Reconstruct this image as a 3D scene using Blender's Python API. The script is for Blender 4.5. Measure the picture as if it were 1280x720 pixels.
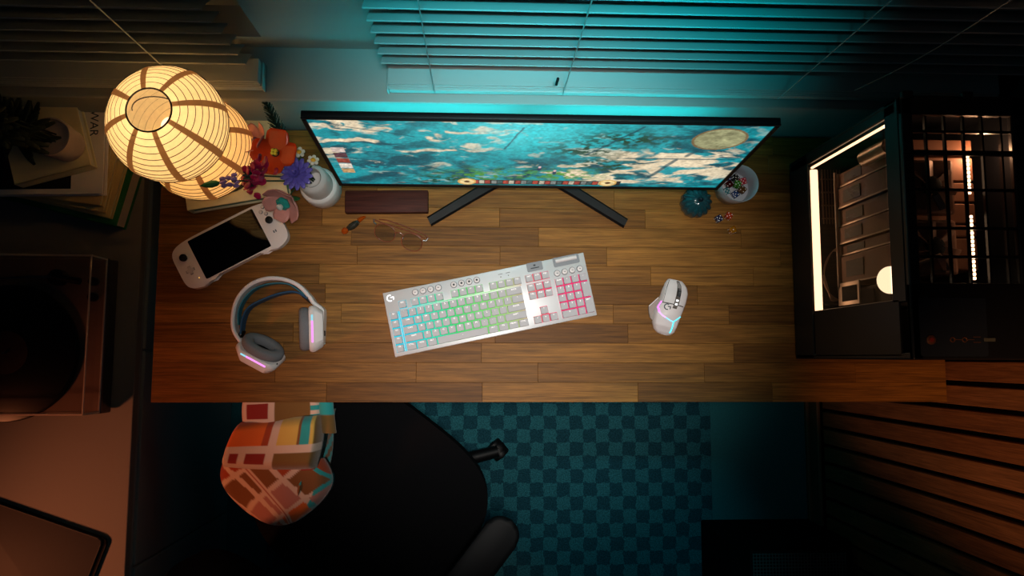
import bpy, bmesh, math, random
import numpy as np
from mathutils import Vector, Matrix

for o in list(bpy.data.objects):
    bpy.data.objects.remove(o, do_unlink=True)
SC = bpy.context.scene
COL = SC.collection
PI = math.pi
R = math.radians

# ---------------------------------------------------------------- camera
cam_data = bpy.data.cameras.new('camera')
cam = bpy.data.objects.new('camera', cam_data)
COL.objects.link(cam)
cam_data.sensor_width = 36.0
cam_data.lens = 36.0 * 915.0 / 1280.0
cam_data.clip_start = 0.01
cam.matrix_world = Matrix(((0.99914493, -0.00549652, -0.04097793, 0.0),
                           (0.00163642, 0.99560441, -0.09364389, 0.0),
                           (0.04131252, 0.09349677, 0.9947621, 2.44),
                           (0, 0, 0, 1)))
SC.camera = cam

# ---------------------------------------------------------------- world, exposure
world = bpy.data.worlds.new('night_room')
SC.world = world
world.use_nodes = True
world.node_tree.nodes['Background'].inputs[0].default_value = (0.10, 0.22, 0.40, 1)
world.node_tree.nodes['Background'].inputs[1].default_value = 0.006
SC.view_settings.view_transform = 'Standard'
SC.view_settings.look = 'None'
SC.view_settings.exposure = 0.0
SC.view_settings.gamma = 1.0


def lamp(name, typ, loc, target, energy, color, **kw):
    d = bpy.data.lights.new(name, typ)
    d.energy = energy
    d.color = color
    for k, v in kw.items():
        setattr(d, k, v)
    o = bpy.data.objects.new(name, d)
    COL.objects.link(o)
    o.location = loc
    if target is not None:
        o.rotation_euler = (Vector(target) - Vector(loc)).to_track_quat('-Z', 'Y').to_euler()
    return o


# ceiling downlight over the middle of the desk
lamp('desk_downlight', 'SPOT', (0.06, -0.02, 2.62), (0.06, 0.13, 0.74), 122, (1.0, 0.93, 0.85),
     spot_size=R(43), spot_blend=1.0, shadow_soft_size=0.10)
# unseen teal light overhead, set forward to reach the slat faces of the blinds
lamp('teal_blind_light', 'AREA', (0.13, 0.12, 2.46), (0.13, 0.60, 1.22), 1.45, (0.0, 0.60, 0.70),
     shape='RECTANGLE', size=0.60, size_y=0.03, spread=R(26))
# teal spot on the floor in front of the desk
lamp('teal_floor_spot', 'SPOT', (0.40, 0.43, 2.44), (0.46, -0.70, 0.0), 40, (0.0, 0.55, 0.66),
     spot_size=R(24), spot_blend=1.0, shadow_soft_size=0.03)
# added teal fill under the desk top, brightens the shaded rug
lamp('under_desk_fill', 'AREA', (0.22, 0.20, 0.69), (0.22, -0.10, 0.0), 0.34, (0.0, 0.55, 0.66), shape='RECTANGLE', size=1.35, size_y=0.02)
# added faint cool fill from above, stands in for ambient light
lamp('ambient_fill', 'AREA', (0.10, -0.30, 2.70), (0.10, -0.30, 0.0), 0.35, (0.45, 0.75, 1.0), shape='RECTANGLE', size=1.4, size_y=1.2)
# added warm fill spot, brightens the slatted wall beside the computer
lamp('slat_wall_fill', 'SPOT', (0.25, -0.75, 2.40), (1.10, -0.07, 0.90), 62, (1.0, 0.46, 0.20),
     spot_size=R(28), spot_blend=1.0, shadow_soft_size=0.03)
# amber room lamp, front left
lamp('amber_room_lamp', 'SPOT', (-1.75, -0.85, 1.75), (-0.66, -0.36, 0.70), 52, (1.0, 0.27, 0.10),
     spot_size=R(42), spot_blend=0.9, shadow_soft_size=0.12)

# ---------------------------------------------------------------- helpers


def srgb(r, g, b):
    def f(c):
        c /= 255.0
        return c / 12.92 if c <= 0.04045 else ((c + 0.055) / 1.055) ** 2.4
    return (f(r), f(g), f(b))


def mat(name, col, rough=0.5, metal=0.0, var=0.12, scale=60.0, bump=0.0, coat=0.0, emit=None, es=0.0,
        spec=0.5, trans=0.0, ior=1.45, stretch=None):
    m = bpy.data.materials.new(name)
    m.use_nodes = True
    nt = m.node_tree
    b = nt.nodes['Principled BSDF']
    b.inputs['Roughness'].default_value = rough
    b.inputs['Metallic'].default_value = metal
    b.inputs['Specular IOR Level'].default_value = spec
    b.inputs['Coat Weight'].default_value = coat
    b.inputs['IOR'].default_value = ior
    b.inputs['Transmission Weight'].default_value = trans
    tc = nt.nodes.new('ShaderNodeTexCoord')
    src = tc.outputs['Object']
    if stretch:
        mp = nt.nodes.new('ShaderNodeMapping')
        mp.inputs['Scale'].default_value = stretch
        nt.links.new(src, mp.inputs[0])
        src = mp.outputs[0]
    nz = nt.nodes.new('ShaderNodeTexNoise')
    nz.inputs['Scale'].default_value = scale
    nz.inputs['Detail'].default_value = 4
    nt.links.new(src, nz.inputs['Vector'])
    mx = nt.nodes.new('ShaderNodeMix')
    mx.data_type = 'RGBA'
    c = Vector(col)
    mx.inputs[6].default_value = (*(c * (1 - var)), 1)
    mx.inputs[7].default_value = (*(c * (1 + var)), 1)
    nt.links.new(nz.outputs[0], mx.inputs[0])
    nt.links.new(mx.outputs[2], b.inputs['Base Color'])
    if bump:
        bp = nt.nodes.new('ShaderNodeBump')
        bp.inputs['Strength'].default_value = bump
        bp.inputs['Distance'].default_value = 0.002
        nt.links.new(nz.outputs[0], bp.inputs['Height'])
        nt.links.new(bp.outputs[0], b.inputs['Normal'])
    if emit:
        b.inputs['Emission Color'].default_value = (*emit, 1)
        b.inputs['Emission Strength'].default_value = es
    return m


def glass_mat(name, tint, rough=0.03, reflect=0.06, dens=0.0, body=(0, 0, 0)):
    """thin clear sheet: see-through with a mirror sheen, part body colour"""
    m = bpy.data.materials.new(name)
    m.use_nodes = True
    nt = m.node_tree
    out = nt.nodes['Material Output']
    nt.nodes.remove(nt.nodes['Principled BSDF'])
    tr = nt.nodes.new('ShaderNodeBsdfTransparent')
    tr.inputs[0].default_value = (*tint, 1)
    gl = nt.nodes.new('ShaderNodeBsdfGlossy')
    gl.inputs['Roughness'].default_value = rough
    di = nt.nodes.new('ShaderNodeBsdfDiffuse')
    di.inputs[0].default_value = (*body, 1)
    fr = nt.nodes.new('ShaderNodeFresnel')
    fr.inputs[0].default_value = 1.45
    m1 = nt.nodes.new('ShaderNodeMixShader')
    m1.inputs[0].default_value = dens
    nt.links.new(tr.outputs[0], m1.inputs[1])
    nt.links.new(di.outputs[0], m1.inputs[2])
    m2 = nt.nodes.new('ShaderNodeMixShader')
    ge = nt.nodes.new('ShaderNodeNewGeometry')          # reflect on the outer faces only
    inv = nt.nodes.new('ShaderNodeMath')
    inv.operation = 'SUBTRACT'
    inv.inputs[0].default_value = 1.0
    nt.links.new(ge.outputs['Backfacing'], inv.inputs[1])
    ml = nt.nodes.new('ShaderNodeMath')
    ml.operation = 'MULTIPLY'
    nt.links.new(fr.outputs[0], ml.inputs[0])
    nt.links.new(inv.outputs[0], ml.inputs[1])
    nt.links.new(ml.outputs[0], m2.inputs[0])
    nt.links.new(m1.outputs[0], m2.inputs[1])
    nt.links.new(gl.outputs[0], m2.inputs[2])
    nt.links.new(m2.outputs[0], out.inputs[0])
    return m


def emat(name, col, s):
    m = bpy.data.materials.new(name)
    m.use_nodes = True
    nt = m.node_tree
    out = nt.nodes['Material Output']
    nt.nodes.remove(nt.nodes['Principled BSDF'])
    e = nt.nodes.new('ShaderNodeEmission')
    e.inputs[0].default_value = (*col, 1)
    e.inputs[1].default_value = s
    nt.links.new(e.outputs[0], out.inputs[0])
    return m


def attr_mat(name, rough=0.8, emit=0.0, sheen=0.0):
    """colour from the mesh's own 'print' colour layer (flat print / screen picture)"""
    m = bpy.data.materials.new(name)
    m.use_nodes = True
    nt = m.node_tree
    b = nt.nodes['Principled BSDF']
    a = nt.nodes.new('ShaderNodeAttribute')
    a.attribute_name = 'print'
    b.inputs['Roughness'].default_value = rough
    if emit:
        b.inputs['Base Color'].default_value = (0.01, 0.01, 0.01, 1)
        nt.links.new(a.outputs[0], b.inputs['Emission Color'])
        b.inputs['Emission Strength'].default_value = emit
    else:
        nt.links.new(a.outputs[0], b.inputs['Base Color'])
        tc = nt.nodes.new('ShaderNodeTexCoord')
        nz = nt.nodes.new('ShaderNodeTexNoise')
        nz.inputs['Scale'].default_value = 700
        nt.links.new(tc.outputs['Object'], nz.inputs['Vector'])
        bp = nt.nodes.new('ShaderNodeBump')
        bp.inputs['Strength'].default_value = 0.35
        bp.inputs['Distance'].default_value = 0.002
        nt.links.new(nz.outputs[0], bp.inputs['Height'])
        nt.links.new(bp.outputs[0], b.inputs['Normal'])
        b.inputs['Sheen Weight'].default_value = sheen
    return m


def wood_mat(name, c1, c2, rough=0.42, grain=1.0, axis=0, dark=0.55, gsc=1.0):
    """planks: each object gets its own tone; grain runs along the chosen axis"""
    m = bpy.data.materials.new(name)
    m.use_nodes = True
    nt = m.node_tree
    L = nt.links.new
    b = nt.nodes['Principled BSDF']
    tc = nt.nodes.new('ShaderNodeTexCoord')
    oi = nt.nodes.new('ShaderNodeObjectInfo')
    mul = nt.nodes.new('ShaderNodeMath')
    mul.operation = 'MULTIPLY'
    mul.inputs[1].default_value = 37.0
    L(oi.outputs['Random'], mul.inputs[0])
    add = nt.nodes.new('ShaderNodeVectorMath')
    add.operation = 'ADD'
    L(tc.outputs['Object'], add.inputs[0])
    L(mul.outputs[0], add.inputs[1])
    sc = [95 * gsc, 95 * gsc, 95 * gsc]
    sc[axis] = 5.0 * gsc
    mp = nt.nodes.new('ShaderNodeMapping')
    mp.inputs['Scale'].default_value = sc
    L(add.outputs[0], mp.inputs[0])
    n1 = nt.nodes.new('ShaderNodeTexNoise')
    n1.inputs['Scale'].default_value = 1.0
    n1.inputs['Detail'].default_value = 6
    n1.inputs['Roughness'].default_value = 0.65
    n1.inputs['Distortion'].default_value = 0.6
    L(mp.outputs[0], n1.inputs['Vector'])
    sc2 = [420 * gsc] * 3
    sc2[axis] = 14 * gsc
    mp2 = nt.nodes.new('ShaderNodeMapping')
    mp2.inputs['Scale'].default_value = sc2
    L(add.outputs[0], mp2.inputs[0])
    n2 = nt.nodes.new('ShaderNodeTexNoise')
    n2.inputs['Scale'].default_value = 1.0
    n2.inputs['Detail'].default_value = 3
    L(mp2.outputs[0], n2.inputs['Vector'])
    # own tone of the plank
    tone = nt.nodes.new('ShaderNodeMix')
    tone.data_type = 'RGBA'
    tone.inputs[6].default_value = (*c1, 1)
    tone.inputs[7].default_value = (*c2, 1)
    L(oi.outputs['Random'], tone.inputs[0])
    r1 = nt.nodes.new('ShaderNodeMapRange')
    r1.inputs[1].default_value = 0.30
    r1.inputs[2].default_value = 0.72
    r1.inputs[3].default_value = dark
    r1.inputs[4].default_value = 1.32
    L(n1.outputs[0], r1.inputs[0])
    r2 = nt.nodes.new('ShaderNodeMapRange')
    r2.inputs[1].default_value = 0.35
    r2.inputs[2].default_value = 0.60
    r2.inputs[3].default_value = 0.70
    r2.inputs[4].default_value = 1.08
    L(n2.outputs[0], r2.inputs[0])
    mm = nt.nodes.new('ShaderNodeMath')
    mm.operation = 'MULTIPLY'
    L(r1.outputs[0], mm.inputs[0])
    L(r2.outputs[0], mm.inputs[1])
    vm = nt.nodes.new('ShaderNodeVectorMath')
    vm.operation = 'SCALE'
    L(tone.outputs[2], vm.inputs[0])
    L(mm.outputs[0], vm.inputs['Scale'])
    L(vm.outputs[0], b.inputs['Base Color'])
    b.inputs['Roughness'].default_value = rough
    b.inputs['Specular IOR Level'].default_value = 0.16
    bp = nt.nodes.new('ShaderNodeBump')
    bp.inputs['Strength'].default_value = 0.25 * grain
    bp.inputs['Distance'].default_value = 0.001
    L(n2.outputs[0], bp.inputs['Height'])
    L(bp.outputs[0], b.inputs['Normal'])
    return m


# ---- geometry collecting -------------------------------------------------


class MB:
    def __init__(s):
        s.bm = bmesh.new()

    def _xf(s, verts, M):
        if M is not None:
            bmesh.ops.transform(s.bm, matrix=M, verts=verts)

    def _merge(s, other, M=None):
        me = bpy.data.meshes.new('tmp')
        other.to_mesh(me)
        other.free()
        if M is not None:
            me.transform(M)
        s.bm.from_mesh(me)
        bpy.data.meshes.remove(me)
        return s

    def box(s, c, size, bev=0.0, seg=2, M=None):
        b = bmesh.new()
        bmesh.ops.create_cube(b, size=1.0)
        bmesh.ops.scale(b, vec=size, verts=b.verts)
        if bev:
            bmesh.ops.bevel(b, geom=b.edges[:], offset=bev, segments=seg, affect='EDGES', profile=0.5)
        bmesh.ops.translate(b, vec=c, verts=b.verts)
        return s._merge(b, M)

    def prism(s, pts, z0, z1, bev=0.0, seg=2, M=None, top_only=False):
        b = bmesh.new()
        lo = [b.verts.new((x, y, z0)) for x, y in pts]
        hi = [b.verts.new((x, y, z1)) for x, y in pts]
        n = len(pts)
        b.faces.new(list(reversed(lo)))
        ft = b.faces.new(hi)
        for i in range(n):
            b.faces.new((lo[i], lo[(i + 1) % n], hi[(i + 1) % n], hi[i]))
        if bev:
            if top_only:
                ed = list(ft.edges)
            else:
                ed = [e for e in b.edges if abs(e.verts[0].co.z - e.verts[1].co.z) < 1e-9]
            bmesh.ops.bevel(b, geom=ed, offset=bev, segments=seg, affect='EDGES', profile=0.5)
        bmesh.ops.recalc_face_normals(b, faces=b.faces)
        return s._merge(b, M)

    def cyl(s, c, r, h, seg=24, r2=None, bev=0.0, M=None):
        b = bmesh.new()
        bmesh.ops.create_cone(b, cap_ends=True, segments=seg, radius1=r, radius2=r if r2 is None else r2, depth=h)
        if bev:
            ed = [e for e in b.edges if abs(e.verts[0].co.z - e.verts[1].co.z) < 1e-9]
            bmesh.ops.bevel(b, geom=ed, offset=bev, segments=2, affect='EDGES', profile=0.5)
        bmesh.ops.translate(b, vec=c, verts=b.verts)
        return s._merge(b, M)

    def ball(s, c, r, sub=2, sc=(1, 1, 1), M=None):
        b = bmesh.new()
        bmesh.ops.create_icosphere(b, subdivisions=sub, radius=r)
        bmesh.ops.scale(b, vec=sc, verts=b.verts)
        bmesh.ops.translate(b, vec=c, verts=b.verts)
        return s._merge(b, M)

    def lathe(s, prof, seg=32, M=None, flute=None, close=False):
        b = bmesh.new()
        rows = []
        for r, z in prof:
            row = []
            for k in range(seg):
                a = 2 * PI * k / seg
                rr = r * (1 + (flute[1] * math.cos(flute[0] * a) if flute else 0))
                row.append(b.verts.new((rr * math.cos(a), rr * math.sin(a), z)))
            rows.append(row)
        for i in range(len(rows) - 1):
            for k in range(seg):
                b.faces.new((rows[i][k], rows[i][(k + 1) % seg], rows[i + 1][(k + 1) % seg], rows[i + 1][k]))
        if close:
            b.faces.new(list(reversed(rows[0])))
            b.faces.new(rows[-1])
        bmesh.ops.remove_doubles(b, verts=b.verts, dist=1e-6)
        bmesh.ops.recalc_face_normals(b, faces=b.faces)
        return s._merge(b, M)

    def tube(s, pts, r, seg=8, closed=False, M=None, cap=True):
        """round tube along points; r is a number or a list"""
        b = bmesh.new()
        P = [Vector(p) for p in pts]
        n = len(P)
        rr = r if isinstance(r, (list, tuple)) else [r] * n
        rows = []
        prev = None
        for i in range(n):
            if closed:
                t = P[(i + 1) % n] - P[i - 1]
            else:
                t = P[min(i + 1, n - 1)] - P[max(i - 1, 0)]
            t.normalize()
            if prev is None:
                u = t.orthogonal().normalized()
            else:
                u = (prev - t * prev.dot(t))
                u = u.normalized() if u.length > 1e-6 else t.orthogonal().normalized()
            prev = u
            v = t.cross(u)
            rows.append([b.verts.new(P[i] + (u * math.cos(2 * PI * k / seg) + v * math.sin(2 * PI * k / seg)) * rr[i])
                         for k in range(seg)])
        m = n if closed else n - 1
        for i in range(m):
            a, c = rows[i], rows[(i + 1) % n]
            for k in range(seg):
                b.faces.new((a[k], a[(k + 1) % seg], c[(k + 1) % seg], c[k]))
        if cap and not closed:
            b.faces.new(list(reversed(rows[0])))
            b.faces.new(rows[-1])
        bmesh.ops.recalc_face_normals(b, faces=b.faces)
        return s._merge(b, M)

    def ribbon(s, pts, nrm, w, t, M=None):
        """flat bar: width w along nrm list (per point direction), thickness t across"""
        b = bmesh.new()
        P = [Vector(p) for p in pts]
        n = len(P)
        rows = []
        for i in range(n):
            tg = (P[min(i + 1, n - 1)] - P[max(i - 1, 0)]).normalized()
            wd = Vector(nrm[i] if isinstance(nrm, list) else nrm).normalized()
            th = tg.cross(wd).normalized()
            ww = w[i] if isinstance(w, list) else w
            c = []
            e = t * 0.35
            for su, sv in ((-1, -1), (1, -1), (1, 1), (-1, 1)):
                for q in ((su * (ww / 2 - e), sv * t / 2), (su * ww / 2, sv * (t / 2 - e))) if su * sv < 0 else \
                        ((su * ww / 2, sv * (t / 2 - e)), (su * (ww / 2 - e), sv * t / 2)):
                    c.append(b.verts.new(P[i] + wd * q[0] + th * q[1]))
            rows.append(c)
        k = 8
        for i in range(n - 1):
            for j in range(k):
                b.faces.new((rows[i][j], rows[i][(j + 1) % k], rows[i + 1][(j + 1) % k], rows[i + 1][j]))
        b.faces.new(list(reversed(rows[0])))
        b.faces.new(rows[-1])
        bmesh.ops.recalc_face_normals(b, faces=b.faces)
        return s._merge(b, M)

    def grid(s, f, nu, nv, M=None, closed_u=False):
        """sheet f(u,v) -> point"""
        b = bmesh.new()
        V = [[b.verts.new(f(i / nu, j / nv)) for j in range(nv + 1)] for i in range(nu + (0 if closed_u else 1))]
        n = len(V)
        for i in range(n if closed_u else n - 1):
            for j in range(nv):
                b.faces.new((V[i][j], V[(i + 1) % n][j], V[(i + 1) % n][j + 1], V[i][j + 1]))
        return s._merge(b, M)

    def quad(s, a, b_, c, d):
        v = [s.bm.verts.new(p) for p in (a, b_, c, d)]
        s.bm.faces.new(v)
        return s

    def build(s, name, m, parent=None, loc=(0, 0, 0), rot=(0, 0, 0), smooth=35, kind=None):
        me = bpy.data.meshes.new(name)
        s.bm.to_mesh(me)
        s.bm.free()
        return link(name, me, m, parent, loc, rot, smooth, kind)


def link(name, me, m, parent=None, loc=(0, 0, 0), rot=(0, 0, 0), smooth=35, kind=None):
    if m is not None and not me.materials:
        me.materials.append(m)
    if smooth:
        me.shade_smooth()
        me.set_sharp_from_angle(angle=R(smooth))
    o = bpy.data.objects.new(name, me)
    COL.objects.link(o)
    if parent:
        o.parent = parent
    o.location = loc
    o.rotation_euler = rot
    if kind:
        o['kind'] = kind
    return o


def tag(o, label, cat, group=None):
    o['label'] = label
    o['category'] = cat
    if group:
        o['group'] = group
    return o


def thing(name, label, cat, loc=(0, 0, 0), rz=0.0, group=None):
    o = bpy.data.objects.new(name, None)
    o.empty_display_size = 0.02
    COL.objects.link(o)
    o.location = loc
    o.rotation_euler = (0, 0, rz)
    return tag(o, label, cat, group)


def dup(root, loc, rz=None, label=None):
    r = root.copy()
    COL.objects.link(r)
    r.location = loc
    if rz is not None:
        r.rotation_euler = (0, 0, rz)
    if label:
        r['label'] = label
    for ch in list(root.children):
        c = ch.copy()
        COL.objects.link(c)
        c.parent = r
        for g in ch.children:
            d = g.copy()
            COL.objects.link(d)
            d.parent = c
    return r


def lk(a, rot=(0, 0, 0)):
    """matrix: move then rotate"""
    return Matrix.Translation(a) @ Matrix.Rotation(rot[2], 4, 'Z') @ Matrix.Rotation(rot[1], 4, 'Y') @ Matrix.Rotation(rot[0], 4, 'X')


def aim(o, d):
    """matrix at o whose +Z looks along d"""
    return Matrix.Translation(o) @ Vector(d).to_track_quat('Z', 'Y').to_matrix().to_4x4()


def round_rect(w, h, r, n=5, cx=0, cy=0):
    pts = []
    for k, (sx, sy) in enumerate(((1, 1), (-1, 1), (-1, -1), (1, -1))):
        for i in range(n + 1):
            a = PI / 2 * k + PI / 2 * i / n
            pts.append((cx + sx * (w / 2 - r) + r * math.cos(a), cy + sy * (h / 2 - r) + r * math.sin(a)))
    return pts


def catmull(pts, n=6, closed=False):
    P = [Vector(p) for p in pts]
    out = []
    m = len(P)
    rng = range(m) if closed else range(m - 1)
    for i in rng:
        if closed:
            p0, p1, p2, p3 = P[i - 1], P[i], P[(i + 1) % m], P[(i + 2) % m]
        else:
            p0, p1, p2, p3 = P[max(i - 1, 0)], P[i], P[i + 1], P[min(i + 2, m - 1)]
        for k in range(n):
            t = k / n
            out.append(0.5 * ((2 * p1) + (p2 - p0) * t + (2 * p0 - 5 * p1 + 4 * p2 - p3) * t * t + (3 * p1 - p0 - 3 * p2 + p3) * t ** 3))
    if not closed:
        out.append(P[-1])
    return out


def text_mesh(txt, size, align='CENTER', depth=0.0):
    cu = bpy.data.curves.new('lettering', 'FONT')
    cu.body = txt
    cu.size = size
    cu.align_x = align
    cu.align_y = 'CENTER'
    cu.resolution_u = 2
    cu.extrude = depth
    o = bpy.data.objects.new('lettering', cu)
    COL.objects.link(o)
    dg = bpy.context.evaluated_depsgraph_get()
    me = bpy.data.meshes.new_from_object(o.evaluated_get(dg))
    bpy.data.objects.remove(o, do_unlink=True)
    bpy.data.curves.remove(cu)
    return me


def fbm(x, y, seed=0, octaves=4):
    """value noise"""
    rng = np.random.RandomState(seed)
    tot = np.zeros_like(x)
    amp, nrm = 1.0, 0.0
    for o in range(octaves):
        T = rng.rand(64, 64)
        xi, yi = np.floor(x).astype(int), np.floor(y).astype(int)
        fx, fy = x - xi, y - yi
        fx, fy = fx * fx * (3 - 2 * fx), fy * fy * (3 - 2 * fy)
        a, b = T[xi % 64, yi % 64], T[(xi + 1) % 64, yi % 64]
        c, d = T[xi % 64, (yi + 1) % 64], T[(xi + 1) % 64, (yi + 1) % 64]
        tot += amp * ((a * (1 - fx) + b * fx) * (1 - fy) + (c * (1 - fx) + d * fx) * fy)
        nrm += amp
        amp *= 0.5
        x, y = x * 2.03 + 5.1, y * 2.03 + 3.7
    return tot / nrm


def smooth01(a, b, x):
    t = np.clip((x - a) / (b - a), 0, 1)
    return t * t * (3 - 2 * t)


def set_print(me, cols):
    at = me.color_attributes.new('print', 'FLOAT_COLOR', 'POINT')
    n = len(me.vertices)
    buf = np.ones((n, 4), dtype=np.float32)
    buf[:, :3] = cols
    at.data.foreach_set('color', buf.ravel())


# the two marks on the white devices share one outline: a ring open on the right with a bar and a hook
def g_mark(m, cx, cy, z, r, M=None):
    w = 0.30 * r
    outer, inner = [], []
    for k in range(19):
        a = R(62 + (298 - 62) * k / 18)
        outer.append((cx + r * math.cos(a), cy + r * math.sin(a)))
        inner.append((cx + (r - w) * math.cos(a), cy + (r - w) * math.sin(a)))
    for i in range(18):
        quads = [(outer[i], outer[i + 1], inner[i + 1], inner[i])]
        for q in quads:
            m.quad(*[(p[0], p[1], z) for p in q])
    def rect(x0, y0, x1, y1):
        m.quad((cx + x0 * r, cy + y0 * r, z), (cx + x1 * r, cy + y0 * r, z), (cx + x1 * r, cy + y1 * r, z), (cx + x0 * r, cy + y1 * r, z))
    rect(0.15, 0.02, 1.15, 0.32)
    m.quad((cx + 0.85 * r, cy + 0.02 * r, z), (cx + 1.15 * r, cy + 0.02 * r, z), (cx + 1.15 * r, cy - 0.45 * r, z), (cx + 0.85 * r, cy - 0.75 * r, z))

# ================================================================ materials
wood_desk = wood_mat('desk_wood', (0.138, 0.055, 0.0095), (0.292, 0.130, 0.025), rough=0.50)
wood_slat = wood_mat('slat_wood', (0.22, 0.085, 0.034), (0.30, 0.13, 0.055), rough=0.5, axis=2, dark=0.7)
wood_dark = wood_mat('dark_wood', (0.055, 0.013, 0.008), (0.055, 0.013, 0.008), rough=0.6)
m_floor = mat('floor_carpet', srgb(44, 106, 112), 0.95, var=0.35, scale=220, bump=0.4, spec=0.1)
m_wall = mat('painted_wall', srgb(150, 152, 148), 0.7, var=0.05, scale=9)
m_blind = mat('blind_white', srgb(165, 168, 165), 0.45, var=0.04, scale=20)
m_dark = mat('dark_backing', srgb(20, 14, 12), 0.8)
m_black = mat('black_plastic', srgb(8, 8, 10), 0.5, var=0.1, spec=.3)
m_blackmat = mat('black_fabric', srgb(13, 13, 15), 0.95, var=0.3, scale=400, bump=0.4, spec=0.1)
m_case = mat('case_paint', srgb(13, 15, 20), 0.42, var=0.08, scale=120)
m_white = mat('white_plastic', srgb(205, 200, 198), 0.38, var=0.03)
m_grey = mat('grey_fabric', srgb(112, 114, 118), 0.95, var=0.18, scale=500, bump=0.4, spec=0.1)
m_metal = mat('brushed_metal', srgb(170, 172, 176), 0.32, metal=1.0, var=0.05, stretch=(1, 30, 1))
m_chrome = mat('steel', srgb(190, 190, 190), 0.22, metal=1.0)
m_void = mat('matt_black', srgb(6, 6, 7), 0.9, spec=0.1)

# ================================================================ setting
def struct(name, mb, m, parent=None, smooth=0):
    o = mb.build(name, m, parent, smooth=smooth)
    o['kind'] = 'structure'
    return o


struct('floor', MB().box((-0.2, -0.45, -0.02), (3.2, 2.6, 0.04)), m_floor)
struct('wall_back', MB().box((-0.2, 0.60, 0.465), (2.8, 0.12, 0.93)), m_wall)
struct('trim_1', MB().box((-0.2, 0.595, 0.932), (2.8, 0.128, 0.016), 0.004), m_wall)      # ledge under the windows
UY0 = 0.645                                                                               # face of the upper wall
up = MB()
up.box((-1.5, UY0 + .06, 1.715), (0.2, 0.12, 1.45))
up.box((-0.315, UY0 + .06, 1.715), (0.27, 0.12, 1.45))
up.box((-0.2, UY0 + .06, 2.50), (2.8, 0.12, 0.12))
up.box((-0.2, UY0 + .06, 0.965), (2.8, 0.12, 0.05))
up.box((1.17, UY0 + .06, 1.715), (0.06, 0.12, 1.45))
struct('wall_back_upper', up, m_wall).name = 'wall_back.001'

m_night = glass_mat('night_glass', (0.25, 0.3, 0.35), 0.05, dens=0.6, body=(0.004, 0.008, 0.012))
for n, (x0, x1) in enumerate(((-1.40, -0.45), (-0.18, 1.14)), 1):
    cx, w = (x0 + x1) / 2, x1 - x0
    f = MB()
    for zz in (1.01, 2.42):
        f.box((cx, UY0 + .085, zz), (w, 0.04, 0.045), 0.004)
    for xx in (x0 + .02, cx, x1 - .02):
        f.box((xx, UY0 + .085, 1.715), (0.04, 0.036, 1.37), 0.004)
    wn = struct('window_%d' % n, f, m_wall)
    MB().box((cx, UY0 + .09, 1.71), (w - .04, 0.005, 1.40)).build('pane', m_night, wn, smooth=0)

# slatted wall on the right: every batten its own board
wr = struct('wall_right', MB().box((1.145, -0.35, 1.22), (0.05, 1.98, 2.44)), m_dark)
sl = None
for k in range(30):
    y1 = -0.120 - 0.0555 * (k - 11)
    y0 = y1 - 0.0440
    if y0 < -1.3 or y1 > 0.60:
        continue
    if sl is None:
        sl = MB().box((0, 0, 0), (0.018, 0.0440, 2.32), 0.0015, 1).build('batten', wood_slat, wr, (1.111, (y0 + y1) / 2, 1.25), smooth=0)
    else:
        c = sl.copy()
        COL.objects.link(c)
        c.location = (1.111, (y0 + y1) / 2, 1.25)
struct('baseboard_right', MB().box((1.098, -0.35, 0.035), (0.012, 1.9, 0.07), 0.003).box((1.086, -0.35, 0.008), (0.012, 1.9, 0.016), 0.003),
       mat('skirting_wood', srgb(120, 84, 60), 0.5, stretch=(30, 2, 30)))

# ================================================================ window blinds
def blind(x0, x1, ntop, label, cords, tilt_dz, tilt_dy, zl):
    t = thing('window_blind', label, 'blind', ((x0 + x1) / 2, 0.575, 0.94), 0, 'white slatted blinds on the window ledge')
    w = x1 - x0
    ang = math.atan2(-tilt_dz, tilt_dy)
    first = None
    z = zl
    for k in range(ntop):
        lc = (0, 0, z - 0.94)
        if first is None:
            g = MB()
            g.grid(lambda u, v: ((u - .5) * w, (v - .5) * 0.05, 0.0025 * math.sin(PI * v) + 0.0013), 6, 6)
            g.grid(lambda u, v: ((u - .5) * w, (.5 - v) * 0.05, 0.0025 * math.sin(PI * v) - 0.0013), 6, 6)
            g.quad((-w / 2, -.025, -.0013), (w / 2, -.025, -.0013), (w / 2, -.025, .0013), (-w / 2, -.025, .0013))
            g.quad((w / 2, .025, -.0013), (-w / 2, .025, -.0013), (-w / 2, .025, .0013), (w / 2, .025, .0013))
            first = g.build('slat', m_blind, t, lc, (ang, 0, 0))
        else:
            c = first.copy()
            COL.objects.link(c)
            c.location = lc
        z += 0.0446
    # slats lying gathered on the bottom rail
    for k in range(3):
        MB().box((0, 0.002, 0.027 + 0.0075 * k), (w, 0.05, 0.003), 0.001, 1).build('slat', m_blind, t, rot=(R(2 - 2 * k), 0, 0))
    MB().box((0, 0, 0.013), (w, 0.052, 0.020), 0.004).build('bottom_rail', m_blind, t)
    for s in (-1, 1):
        MB().box((s * (w / 2 + .002), 0, 0.014), (0.004, 0.056, 0.026), 0.002).build('end_cap', m_blind, t)
    for cx in cords:
        MB().tube([(cx - (x0 + x1) / 2, -0.034, 0.03), (cx - (x0 + x1) / 2, -0.034, 0.7), (cx - (x0 + x1) / 2, -0.034, 1.45)], 0.0012, 6).build('ladder_cord', m_blind, t)
    return t


blind(-1.36, -0.455, 24, 'white slatted blind above the book pile and lantern lamp', (-0.60,), 0.036, 0.035, 1.045)
b2 = blind(-0.195, 1.09, 24, 'white slatted blind behind the monitor, glowing teal', (-0.10, 0.165, 0.62), 0.036, 0.035, 1.062)
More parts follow.
